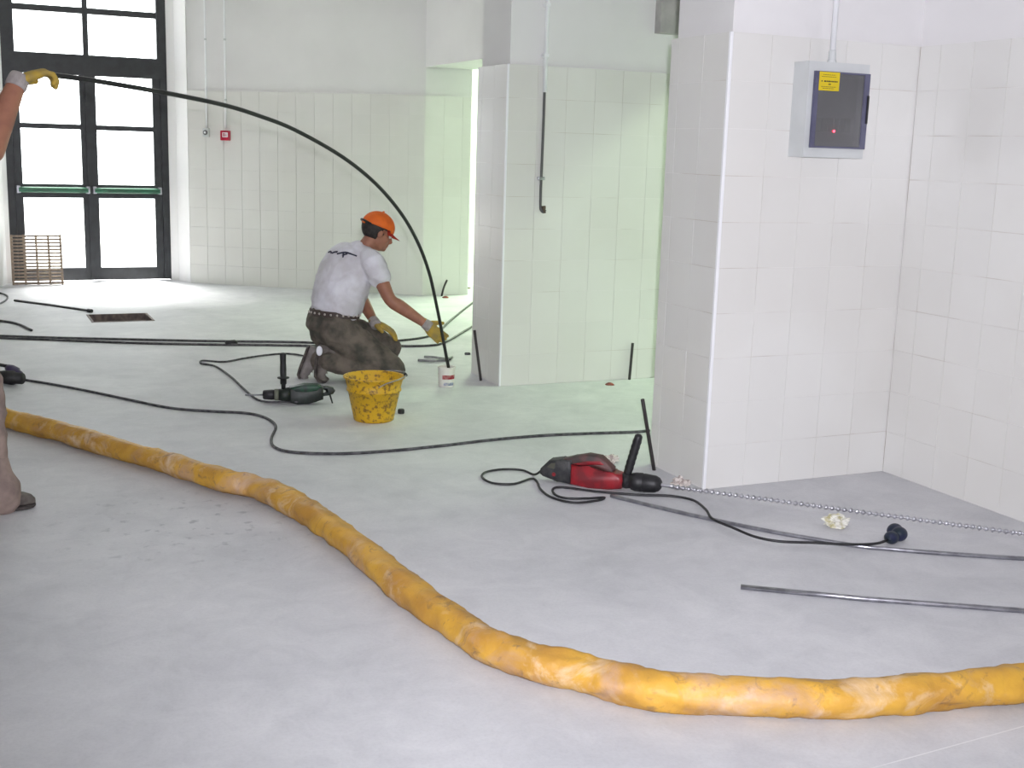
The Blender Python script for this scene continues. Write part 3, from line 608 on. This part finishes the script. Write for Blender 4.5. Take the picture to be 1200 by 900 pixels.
shoe('boot', V((-.075, 5.06, .0)), V((.20, 5.10, .0)), V((0, 0, 1)), w2); shoe('boot', V((-.40, 5.33, .0)), V((-.13, 5.42, .0)), V((0, 0, 1)), w2)
# trouser hem bunched over the boot
bm = bmesh.new(); loft(bm, [V((.04, 5.07, .22)), V((.05, 5.07, .14)), V((.072, 5.072, .085)), V((.078, 5.074, .06))], [.076, .084, .092, .084], n=18); mk('trouser_cuff', None, DUSTYT, tr2, True, me=remesh(bm, .008, 3))
# ---------------------------------------------------------------- tub, bent rod
TUBC = G(523, 452.5)
t = empty('plastic_tub', TUBC); tag(t, 'small white plastic tub with a red label under the bent rod', 'tub')
bm = bmesh.new(); lathe(bm, [(0, .047), (.003, .049), (.118, .0535), (.118, .0575), (.126, .0575), (.127, .0535), (.122, .050), (.085, .049), (.080, .047)], TUBC, (0, 0, 1), 28); mk('pot', bm, mat('tub_white', (.80, .78, .73), .5, (.74, .72, .66), 12), t, False)
bm = bmesh.new(); lathe(bm, [(.080, .0), (.086, .030), (.084, .0485)], TUBC, (0, 0, 1), 24, closed=False); mk('paste', bm, mat('cream_paste', (.66, .58, .36), .6), t, True)
lab_a = math.atan2(-TUBC.y, -TUBC.x)
def arcband(a0, a1, z0, z1, r0, slope, c, mm, par, name, n=14):
    bm = bmesh.new(); R = []
    for i in range(n+1):
        a = lab_a+math.radians(a0+(a1-a0)*i/n); R.append([bm.verts.new(c+V((math.cos(a)*(r0+slope*z), math.sin(a)*(r0+slope*z), z))) for z in (z0, z1)])
    for p, q in zip(R, R[1:]): bm.faces.new((p[0], q[0], q[1], p[1]))
    bmesh.ops.solidify(bm, geom=bm.faces[:], thickness=.0006); return mk(name, bm, mm, par)
arcband(-30, 75, .052, .078, .0495, .0385, TUBC, mat('red_label', (.55, .02, .05), .5, (.7, .3, .3), 40), t, 'red_label')
arcband(-20, 60, .012, .030, .0495, .0385, TUBC, mat('blue_print', (.35, .42, .62), .5, (.75, .76, .78), 60), t, 'small_print')
arcband(-88, -74, .022, .085, .0495, .0385, TUBC, mat('red_side_print', (.45, .10, .12), .5, (.7, .65, .62), 60), t, 'side_print')
# rod bent in a vertical plane from the raised glove to the tub
RA = V((.33, 5.30, 0)); RB = V((TUBC.x+.012, TUBC.y, 0)); RN = (RB-RA).cross(V((0, 0, 1))).normalized()
def onplane(u, v):
    d = ray(u, v); o = V((0, 0, CH)); return o+d*((RA-o).dot(RN)/d.dot(RN))
rod = [onplane(u, v) for u, v in ((38, 84.5), (62, 88), (110, 94.5), (200, 110), (262, 123), (300, 134.5), (345, 152), (400, 183), (440, 215), (470, 250), (490, 285), (503, 320), (511, 355), (517, 385), (522, 412), (526, 433))]
rod.append(V((rod[-1].x+.004, rod[-1].y, .09)))
tag(mk('bent_rod', tube(rod, .0105, 10, 6), mat('black_rod', (.012, .012, .013), .4), None, True), 'long black rod bent in an arc from raised glove to white tub', 'rod')
# ---------------------------------------------------------------- yellow bucket
BC = G(438, 491.5)
YEL = mat('dirty_yellow_plastic', (.62, .37, .012), .5, (.22, .12, .02), 44, lo=.36, hi=.48, bump=.15, detail=8)
t = empty('bucket', BC); tag(t, 'dirty yellow mason bucket with a wire handle beside the kneeling worker', 'bucket')
BS = 1.0
bm = bmesh.new(); lathe(bm, [(0, .104), (.004, .110), (.02, .113), (.165, .143), (.167, .150), (.175, .151), (.178, .146), (.236, .160), (.238, .169), (.246, .169), (.248, .160), (.242, .155), (.03, .107), (.024, .100)], BC, (0, 0, 1), 40); mk('pail', bm, YEL, t, True)
for s in (-1, 1):
    a = math.radians(-100 if s < 0 else 80); p = BC+V((math.cos(a)*.163, math.sin(a)*.163, .21)); bm = bmesh.new(); lathe(bm, [(0, .017), (.012, .015)], p, V((math.cos(a), math.sin(a), 0)), 12); mk('handle_lug', bm, YEL, t)
a0 = math.radians(-100); hp = [BC+V((math.cos(a0+math.pi*i/12)*.176, math.sin(a0+math.pi*i/12)*.176, .213+.042*math.sin(math.pi*i/12)**.5*1.0)) for i in range(13)]
mk('wire_handle', tube(hp, .0032, 6, 2), STEEL, t, True)
bm = bmesh.new(); k0 = hp[2]-V((0, 0, .0)); 
lathe(bm, [(0, .008), (.09, .008)], hp[5], (hp[7]-hp[5]), 8); mk('handle_grip', bm, BLACK, t, True)
# ---------------------------------------------------------------- green drill
def frame(o, s): return Matrix.Translation(o) @ basis(s, (0, 0, 1))
gd0 = G(308, 473.5); ga = math.atan2(1.7, 6.75); GM_ = frame(gd0, (math.cos(ga), -math.sin(ga), 0)); gP = lambda s, t, n=0: GM_ @ V((s, n, t)); gX = (GM_.to_3x3() @ V((1, 0, 0)))
DG = mat('dark_green_plastic', (.008, .012, .010), .5, (.016, .024, .02), 25); GG = mat('green_plastic', (.012, .06, .032), .5, (.01, .025, .02), 22)
t = empty('hammer_drill', gd0); tag(t, 'dark green hammer drill with upright side handle lying by the yellow bucket', 'drill')
mk('housing', slab(bmesh.new(), [(.150, .10), (.234, .112), (.30, .11), (.345, .104), (.345, .030), (.305, .018), (.264, .004), (.198, .001), (.157, .012), (.150, .03)], GM_, .038, .012), DG, t, True)
mk('green_shell', slab(bmesh.new(), [(.155, .098), (.234, .118), (.31, .116), (.335, .104), (.31, .082), (.25, .072), (.19, .076)], GM_, .041, .010), GG, t, True)
gr = mk('rear_grip', slab(bmesh.new(), [(.33, .106), (.372, .102), (.402, .096), (.414, .078), (.402, .060), (.375, .052), (.33, .044), (.33, .058), (.37, .068), (.385, .080), (.33, .088)], GM_, .020, .007), DG, t, True)
bm = bmesh.new(); lathe(bm, [(.0, .019), (.004, .026), (.05, .030), (.066, .029)], gP(0, .055), gX, 20); mk('chuck', bm, BLACK, t, True)
bm = bmesh.new(); lathe(bm, [(.066, .033), (.09, .034)], gP(0, .055), gX, 20); mk('collar', bm, mat('dusty_collar', (.16, .17, .13), .6), t, True)
bm = bmesh.new(); lathe(bm, [(.09, .033), (.12, .038), (.155, .044)], gP(0, .055), gX, 20); mk('gearbox', bm, DG, t, True)
bm = bmesh.new(); lathe(bm, [(-.10, .005), (.0, .005)], gP(0, .055), gX, 10); bmesh.ops.rotate(bm, verts=bm.verts[:], cent=gP(0, .055), matrix=Matrix.Rotation(.0, 3, 'X')); 
mk('drill_bit', bm, STEEL, t, True)
bm = bmesh.new(); lathe(bm, [(.0, .012), (.03, .013), (.034, .018), (.066, .018), (.067, .034), (.073, .034), (.074, .018), (.12, .0185), (.16, .017), (.20, .018), (.212, .0185), (.215, .012)], gP(.118, .085), GM_.to_3x3() @ V((-.01, 0, 1)), 18); mk('side_handle', bm, BLACK, t, True)
bm = bmesh.new(); lathe(bm, [(0, .006), (.055, .004)], gP(.383, .055), GM_.to_3x3() @ V((.3, -.2, -1)), 8); mk('cord_sleeve', bm, BLACK, t, True)
cp = [gP(.20, .02, -.045)]+[G(u, v, .008) for u, v in ((330, 471), (310, 470.5), (298, 466), (285, 455), (270, 441), (252, 429), (236, 426), (238, 422.5), (262, 424), (285, 420), (308, 416.5), (330, 414.5), (345, 415), (362, 418))]
mk('cord', tube(cp, .0065, 8, 6), DUSTYB, t, True)
# ---------------------------------------------------------------- red drill
rd0 = G(634, 562); rdir = (G(768, 578)-G(640, 562)); rdir.z = 0; RM = frame(rd0, rdir); rP = lambda s, t_, n=0: RM @ V((s, n, t_)); rX = RM.to_3x3() @ V((1, 0, 0))
RED = mat('red_drill_plastic', (.30, .014, .022), .42, (.17, .016, .022), 16); DK = mat('dusty_dark_plastic', (.02, .021, .024), .55, (.045, .045, .045), 30); BROWNG = mat('worn_grip', (.13, .055, .05), .6, (.055, .04, .038), 14)
t = empty('rotary_hammer', rd0); tag(t, 'red and black rotary hammer with a long spiral bit lying by the near pier', 'drill')
mk('rear_housing', slab(bmesh.new(), [(.0, .040), (.006, .062), (.045, .104), (.10, .114), (.155, .118), (.155, .004), (.09, .012), (.02, .026)], RM, .044, .016), DK, t, True)
mk('motor_housing', slab(bmesh.new(), [(.150, .10), (.23, .085), (.30, .085), (.345, .082), (.388, .074), (.395, .05), (.388, .012), (.33, .001), (.24, .001), (.150, .004)], RM, .046, .018), RED, t, True)
tg = mk('top_grip', slab(bmesh.new(), [(.10, .112), (.16, .132), (.225, .150), (.285, .146), (.312, .122), (.345, .098), (.345, .076), (.30, .080), (.285, .104), (.24, .108), (.22, .092), (.14, .094)], RM, .030, .010), BROWNG, t, True)
mk('grip_panel', slab(bmesh.new(), [(.155, .10), (.225, .122), (.285, .128), (.308, .112), (.285, .108), (.24, .112), (.215, .094)], RM, .0325, .006), RED, tg, True)
bm = bmesh.new(); lathe(bm, [(0, .009), (.004, .009)], rP(.075, .045, -.044), RM.to_3x3() @ V((0, -1, 0)), 12); mk('badge', bm, RED, t)
mk('vent_panel', slab(bmesh.new(), [(.04, .075), (.06, .095), (.08, .098), (.075, .07)], Matrix.Translation(RM.to_3x3() @ V((0, -.044, 0))) @ RM, .0015), mat('olive_panel', (.07, .07, .05), .6), t)
bm = bmesh.new(); lathe(bm, [(.385, .034), (.405, .036), (.425, .032), (.428, .038), (.445, .042), (.475, .043), (.478, .040), (.485, .042), (.535, .038), (.553, .030), (.562, .018)], rP(0, .045), rX, 22); mk('chuck', bm, BLACK, t, True)
hx = (rP(.452, .262)-rP(.402, .06)).normalized(); prof = [(0, .013), (.02, .019)]+[(.03+.0125*i, .0205 if i % 2 else .0185) for i in range(13)]+[(.195, .018), (.203, .010)]
bm = bmesh.new(); lathe(bm, prof, rP(.402, .065), hx, 16); mk('side_handle', bm, BLACK, t, True)
# twisted bit, resting from chuck to floor
b0 = rP(.555, .045); b1_ = G(1300, 639, .012); bd = b1_-b0; BLN = bd.length; bd.normalize(); s1 = bd.orthogonal().normalized(); s2 = bd.cross(s1)
bm = bmesh.new(); R = []; NB = int(BLN/.004)
for i in range(NB+1):
    q = i*BLN/NB; a = math.pi*max(0, q-.05)/.0255; rx, ry = ((.0115, .0045) if q > .055 else (.008, .008)); ring = []
    for j in range(8):
        b_ = 2*math.pi*j/8; x = math.cos(b_)*rx; y = math.sin(b_)*ry
        ring.append(bm.verts.new(b0+bd*q+s1*(x*math.cos(a)-y*math.sin(a))+s2*(x*math.sin(a)+y*math.cos(a))))
    R.append(ring)
for p, q in zip(R, R[1:]):
    for j in range(8): bm.faces.new((p[j], p[(j+1) % 8], q[(j+1) % 8], q[j]))
bm.faces.new(R[0]); bm.faces.new(R[-1]); mk('spiral_bit', bm, mat('bright_steel', (.62, .62, .66), .28, (.5, .5, .54), 30, metal=.85), t, True)
cpts = [rP(.003, .045)]+[G(u, v, .007 if u < 800 or v < 590 else .023 if u < 1010 else .02) for u, v in ((626, 556), (612, 551), (590, 550), (570, 553), (565, 559), (577, 566), (602, 567), (622, 561), (629, 564), (634, 574), (647, 583), (672, 589), (700, 586.5), (708, 583), (690, 584), (665, 584), (651, 580), (648, 573), (660, 571), (700, 576), (750, 580), (785, 581), (812, 586), (827, 597), (835, 608), (858, 618), (885, 629), (915, 634.5), (955, 636), (1000, 638), (1026, 637), (1040, 633))]
cord = mk('cord', tube(cpts, .0055, 8, 6), BLACK, t, True)
NAVY = mat('navy_plug', (.012, .016, .05), .45, (.01, .02, .03), 20)
pc = G(1046, 628, .026); bm = bmesh.new(); pd = (G(1056, 614, .026)-G(1042, 634, .026)).normalized()
ell(bm, pc-pd*.026, (.029, .029, .026)); ell(bm, pc+pd*.02+V((.018, -.012, .004)), (.034, .031, .030)); ell(bm, pc+pd*.05+V((0, 0, .006)), (.033, .033, .032)); lathe(bm, [(-.06, .008), (-.02, .014)], pc, pd, 10)
pl = mk('plug', None, NAVY, cord, True, me=remesh(bm, .004, 2))
# ---------------------------------------------------------------- yellow hose
he = [(-90, 462, 480), (-30, 470, 490), (13, 480, 502), (67, 495, 514), (133, 513, 535), (200, 532, 554), (267, 550, 577), (300, 557, 583), (333, 570, 598), (367, 588, 620), (400, 606, 646), (433, 634, 671), (467, 662, 700), (500, 687, 727), (533, 708, 749), (567, 733, 772), (600, 744, 787), (633, 755, 799), (667, 762, 807), (700, 768, 817), (733, 780, 823), (767, 789, 828), (800, 792, 831), (833, 790, 837), (900, 792, 840), (967, 796, 839), (1033, 796, 835), (1100, 790, 828), (1167, 783, 822), (1200, 778, 820), (1290, 765, 806), (1420, 742, 782)]
hc = cr([G(u, (a+b_)/2, .052) for u, a, b_ in he], 10)
from mathutils import noise as mn
bm = bmesh.new(); R = []; NH = 28; Lh = 0
for i, c in enumerate(hc):
    tg_ = (hc[min(i+1, len(hc)-1)]-hc[max(i-1, 0)]).normalized(); sd = tg_.cross(V((0, 0, 1))).normalized()
    if i: Lh += (c-hc[i-1]).length
    ring = []
    base = .054+.007*mn.noise(V((Lh*3.2, 1.7, 0)))+.004*mn.noise(V((Lh*9, 4.1, 0)))
    for j in range(NH):
        a = 2*math.pi*j/NH
        n_ = .008*mn.noise(V((Lh*11, math.cos(a)*1.2, math.sin(a)*1.2)))+.004*mn.noise(V((Lh*32, math.cos(a)*2.6+5, math.sin(a)*2.6)))
        # twisted creases
        n_ += -.006*max(0, math.sin(a*2+Lh*9+2.5*mn.noise(V((Lh*4, 0, 3)))))**6
        r = base+n_; x = math.cos(a)*r*1.08; z = math.sin(a)*r*.94
        ring.append(bm.verts.new(V((c.x, c.y, 0))+sd*x+V((0, 0, max(.002, .050+z)))))
    R.append(ring)
for p, q in zip(R, R[1:]):
    for j in range(NH): bm.faces.new((p[j], p[(j+1) % NH], q[(j+1) % NH], q[j]))
bm.faces.new(R[0]); bm.faces.new(R[-1])
def hose_mat():
    m = mat('worn_yellow_hose', (.66, .37, .045), .55, (.46, .235, .04), 7, bump=.35, bscale=40, lo=.35, hi=.65, detail=8)
    nt = m.node_tree; b = nt.nodes['Principled BSDF']; src = b.inputs['Base Color'].links[0].from_socket
    tc = [n for n in nt.nodes if n.type == 'TEX_COORD'][0]
    def layer(src, scale, lo, hi, col, amt, dist=.5):
        n = nt.nodes.new('ShaderNodeTexNoise'); n.inputs['Scale'].default_value = scale; n.inputs['Detail'].default_value = 9; n.inputs['Roughness'].default_value = .65; n.inputs['Distortion'].default_value = dist
        nt.links.new(tc.outputs['Object'], n.inputs['Vector'])
        r = nt.nodes.new('ShaderNodeMapRange'); r.inputs['From Min'].default_value = lo; r.inputs['From Max'].default_value = hi; r.inputs['To Max'].default_value = amt; nt.links.new(n.outputs['Fac'], r.inputs['Value'])
        x = nt.nodes.new('ShaderNodeMix'); x.data_type = 'RGBA'; nt.links.new(r.outputs['Result'], x.inputs['Factor']); nt.links.new(src, x.inputs[6]); x.inputs[7].default_value = (*col, 1); return x.outputs[2]
    src = layer(src, 5.5, .55, .70, (.70, .54, .38), .85); src = layer(src, 14, .57, .70, (.19, .11, .06), .8, 1.4); src = layer(src, 3.3, .52, .66, (.46, .31, .26), .6)
    nt.links.new(src, b.inputs['Base Color']); return m
tag(mk('yellow_hose', bm, hose_mat(), None, True), 'thick worn yellow hose winding across the concrete floor', 'hose')
# ---------------------------------------------------------------- rods and cables on the floor
def floor_line(name, px, r, m, label, cat, k=6, z=None, n=8):
    return tag(mk(name, tube([G(u, v, z or r) for u, v in px], r, n, k), m, None, True), label, cat)
floor_line('long_cable', [(22, 444), (60, 450), (100, 457.5), (150, 468), (200, 478), (250, 482), (288, 484), (310, 489), (323, 499), (318, 514), (322, 524), (345, 530), (400, 531.5), (460, 528), (520, 522), (580, 515), (640, 510), (700, 507.5), (745, 506), (761, 504.5)], .0075, DUSTYB, 'dark cable snaking from the black coupler to the rod by near pier', 'cable')
floor_line('flexible_rod', [(-40, 392), (60, 395.5), (150, 397.5), (240, 399.5), (330, 400.5), (400, 402), (450, 400.5), (505, 393), (527, 376), (551, 357), (575, 341)], .009, RODM, 'dark flexible rod behind the worker, bending towards the far opening', 'rod')
floor_line('flexible_rod', [(-40, 394.5), (60, 398), (150, 401.5), (240, 403.5), (330, 404.5), (400, 406), (450, 405.5), (500, 405), (522, 400.5), (551, 384), (590, 363)], .009, RODM, 'dark flexible rod behind the worker, passing close behind the white tub', 'rod')
tag(mk('rod_coupler', lathe(bmesh.new(), [(0, .012), (.004, .02), (.07, .022), (.09, .014)], G(264, 402, .02), (G(285, 401, .02)-G(264, 402, .02)), 12), BLACK, None, True), 'small black coupler on the paired rods behind the green drill', 'coupler')
t = floor_line('floor_rod', [(17, 352), (60, 357.5), (104, 364)], .010, RODM, 'short straight rod lying in front of the drain pit', 'rod', k=1)
bm = bmesh.new(); lathe(bm, [(0, .016), (.05, .016)], G(103, 363.8, .016), (G(108, 364.5, .016)-G(103, 363.8, .016)), 10); mk('rod_tip', bm, BLACK, t)
floor_line('floor_rod', [(-25, 374), (5, 376.5), (22, 380), (37, 387)], .010, RODM, 'short curved rod end between drain grating and black coupler', 'rod')
floor_line('cable_loop', [(-30, 340), (-8, 342), (4, 344.5), (9, 348), (5, 353), (-6, 357), (-30, 358)], .008, DUSTYB, 'small dark cable loop on the floor near the leaning grating', 'cable')
floor_line('long_steel_rod', [(716, 581), (800, 601), (900, 622), (1000, 639), (1040, 643), (1100, 648), (1200, 654.5), (1290, 660)], .0085, STEEL, 'long steel rod running under the cord of the red rotary hammer', 'rod')
floor_line('steel_rod', [(868, 687.5), (1010, 701.5), (1200, 715.5), (1280, 721.5)], .0095, STEEL, 'straight steel rod with a cut end between rotary hammer and hose', 'rod', k=1)
# black coupler at the left edge
cb = G(12, 442); t = empty('cable_coupler', cb); tag(t, 'black plug and socket coupler at the end of the dark cable', 'plug')
c0 = G(-6, 441, .045); c1 = G(30, 444, .045); ax = (c1-c0).normalized()
bm = bmesh.new(); lathe(bm, [(0, .03), (.06, .040), (.13, .044), (.135, .036), (.19, .034)], c0, ax, 16); mk('socket', bm, BLACK, t, True)
bm = bmesh.new(); lathe(bm, [(.0, .02), (.03, .032), (.07, .034), (.075, .026), (.1, .024)], c0+ax*.09+V((0, .05, .055)), V((ax.x, ax.y, -.5)), 14); mk('plug', bm, mat('violet_black_plastic', (.05, .035, .09), .4), t, True)
bm = tube([c0+ax*.1+V((0, .05, .06)), c0+V((-.02, .06, .065)), c0+V((-.2, .08, .04)), c0+V((-.5, .1, .012))], .011, 8, 5); mk('cable_tail', bm, BLACK, t, True)
bm = tube([c0+ax*.02, c0-ax*.1, c0-ax*.3-V((0, 0, .03)), c0-ax*.6-V((0, 0, .033))], .012, 8, 5); mk('cable_tail', bm, BLACK, t, True)
# standing rods in drill holes at the wall foot
def standing(u0, v0, top, lab, r=.0095, depth=-.0):
    b = G(u0, v0); tag(mk('standing_rod', tube([b+V((0, 0, .001)), b.lerp(top, .5), top], r, 8, 3), mat('standing_rod_dark', (.035, .03, .03), .5), None, True), lab, 'rod')
def up(u, v, base, dy=0.0):
    d = ray(u, v); return V((0, 0, CH))+d*((base.y+dy)/d.y)
standing(563.5, 446, up(556, 387, G(563.5, 446)), 'thin dark rod standing against the narrow face of the middle pier')
standing(737.5, 445, up(741.5, 402, G(737.5, 445)), 'thin dark rod standing by the broad tiled face of the middle pier')
standing(766.5, 551, up(753, 468, G(766.5, 551), -.03), 'thin dark rod leaning by the near pier at the end of the cable')
b = G(517.5, 347); tag(mk('standing_rod', tube([b, b.lerp(up(519, 337, b), 1)+V((.01, 0, 0)), up(524, 328, b)], .011, 8, 4), MATS['standing_rod_dark'], None, True), 'thin bent rod standing in the far passage opening', 'rod')
DUST = mat('red_drill_dust', (.30, .07, .05), .95, (.20, .06, .05), 40, bump=.4)
def mound(u, v, r, lab, m=DUST, h=.016):
    c = G(u, v); bm = bmesh.new(); lathe(bm, [(-.0, r), (h*.45, r*.8), (h*.85, r*.4), (h, r*.1)], c, (0, 0, 1), 14)
    for q in bm.verts: q.co.x += random.uniform(-.1, .1)*r; q.co.y += random.uniform(-.1, .1)*r
    tag(mk('dust_mound', bm, m, None, True), lab, 'dust pile')
mound(714.5, 451, .030, 'small red dust mound by the broad face of middle pier')
mound(522, 349, .035, 'small red dust mound beside the bent rod in the far passage', h=.02)
mound(548, 338, .040, 'small dark dust mound inside the far passage opening', mat('dark_dust', (.14, .09, .07), .95, (.1, .07, .06), 40), h=.014)
# pliers
t = empty('pliers', G(510, 421)); tag(t, 'grey pliers lying on the floor behind the white tub', 'pliers')
PH = mat('grey_grips', (.20, .20, .21), .5, (.3, .3, .31), 30)
mk('handle', tube([G(490, 422, .012), G(505, 423, .012), G(518, 422, .012), G(526, 420, .012)], .009, 8, 4), PH, t, True)
mk('handle', tube([G(497, 418, .012), G(508, 418.5, .012), G(518, 420, .012), G(526, 421.5, .012)], .009, 8, 4), PH, t, True)
bm = bmesh.new(); ell(bm, G(525, 420.5, .013), (.022, .03, .012)); loft(bm, [G(525, 421, .013), G(530, 418.5, .013)], [(.014, .010), (.008, .008)], side=(0, 0, 1), n=8); mk('jaws', bm, mat('dark_steel', (.10, .10, .11), .4, metal=.6), t, True)
tag(mk('black_cap', lathe(bmesh.new(), [(0, .017), (.002, .019), (.022, .019), (.026, .015)], G(470, 484.5), (0, 0, 1), 16), BLACK, None, False), 'small black plastic cap on the floor beside the yellow bucket', 'cap')
pz = G(548, 414.5, .008); tag(mk('wall_plug', lathe(bmesh.new(), [(-.022, .006), (-.018, .010), (.012, .010), (.02, .006)], pz, ER, 10), DUSTYB, None, True), 'small dark plastic plug lying by the middle pier', 'plug')
# crumpled paper and plaster scraps
def scrap(u, v, rx, ry, rz, lab, m, seed):
    c = G(u, v); bm = bmesh.new(); bmesh.ops.create_icosphere(bm, subdivisions=4, radius=1)
    for q in bm.verts:
        n_ = .55*mn.noise(q.co*1.9+V((seed, 0, 0)))+.38*abs(mn.noise(q.co*4.3+V((0, seed, 0))))+.16*mn.noise(q.co*9+V((0, 0, seed)))
        p = q.co*(.78+n_); q.co = V((c.x+p.x*rx, c.y+p.y*ry, max(.001, rz*.75+p.z*rz)))
    tag(mk('crumpled_scrap', bm, m, None, False), lab, 'scrap')
scrap(979, 617, .062, .046, .028, 'crumpled pale yellow paper scrap between the cord plug and spiral bit', mat('pale_yellow_paper', (.78, .77, .70), .8, (.50, .46, .25), 26, lo=.35, hi=.48), 3.1)
scrap(797, 571, .042, .038, .028, 'crumpled whitish plaster scrap at the corner of near pier', mat('plaster_scrap', (.66, .60, .56), .9, (.36, .30, .28), 38, lo=.38, hi=.5), 8.3)
scrap(716, 542, .042, .036, .022, 'crumpled whitish plaster scrap behind the red rotary hammer', MATS['plaster_scrap'], 5.7)

GROUPS = {'flexible_rod': 'flexible rods behind the worker', 'floor_rod': 'short rods by the drain pit', 'standing_rod': 'rods standing in drill holes', 'dust_mound': 'drill dust mounds', 'crumpled_scrap': 'crumpled scraps on the floor', 'conduit_pipe': 'wall conduits', 'person': 'workers'}
for o in bpy.data.objects:
    k_ = o.name.split('.')[0]
    if o.parent is None and k_ in GROUPS: o['group'] = GROUPS[k_]
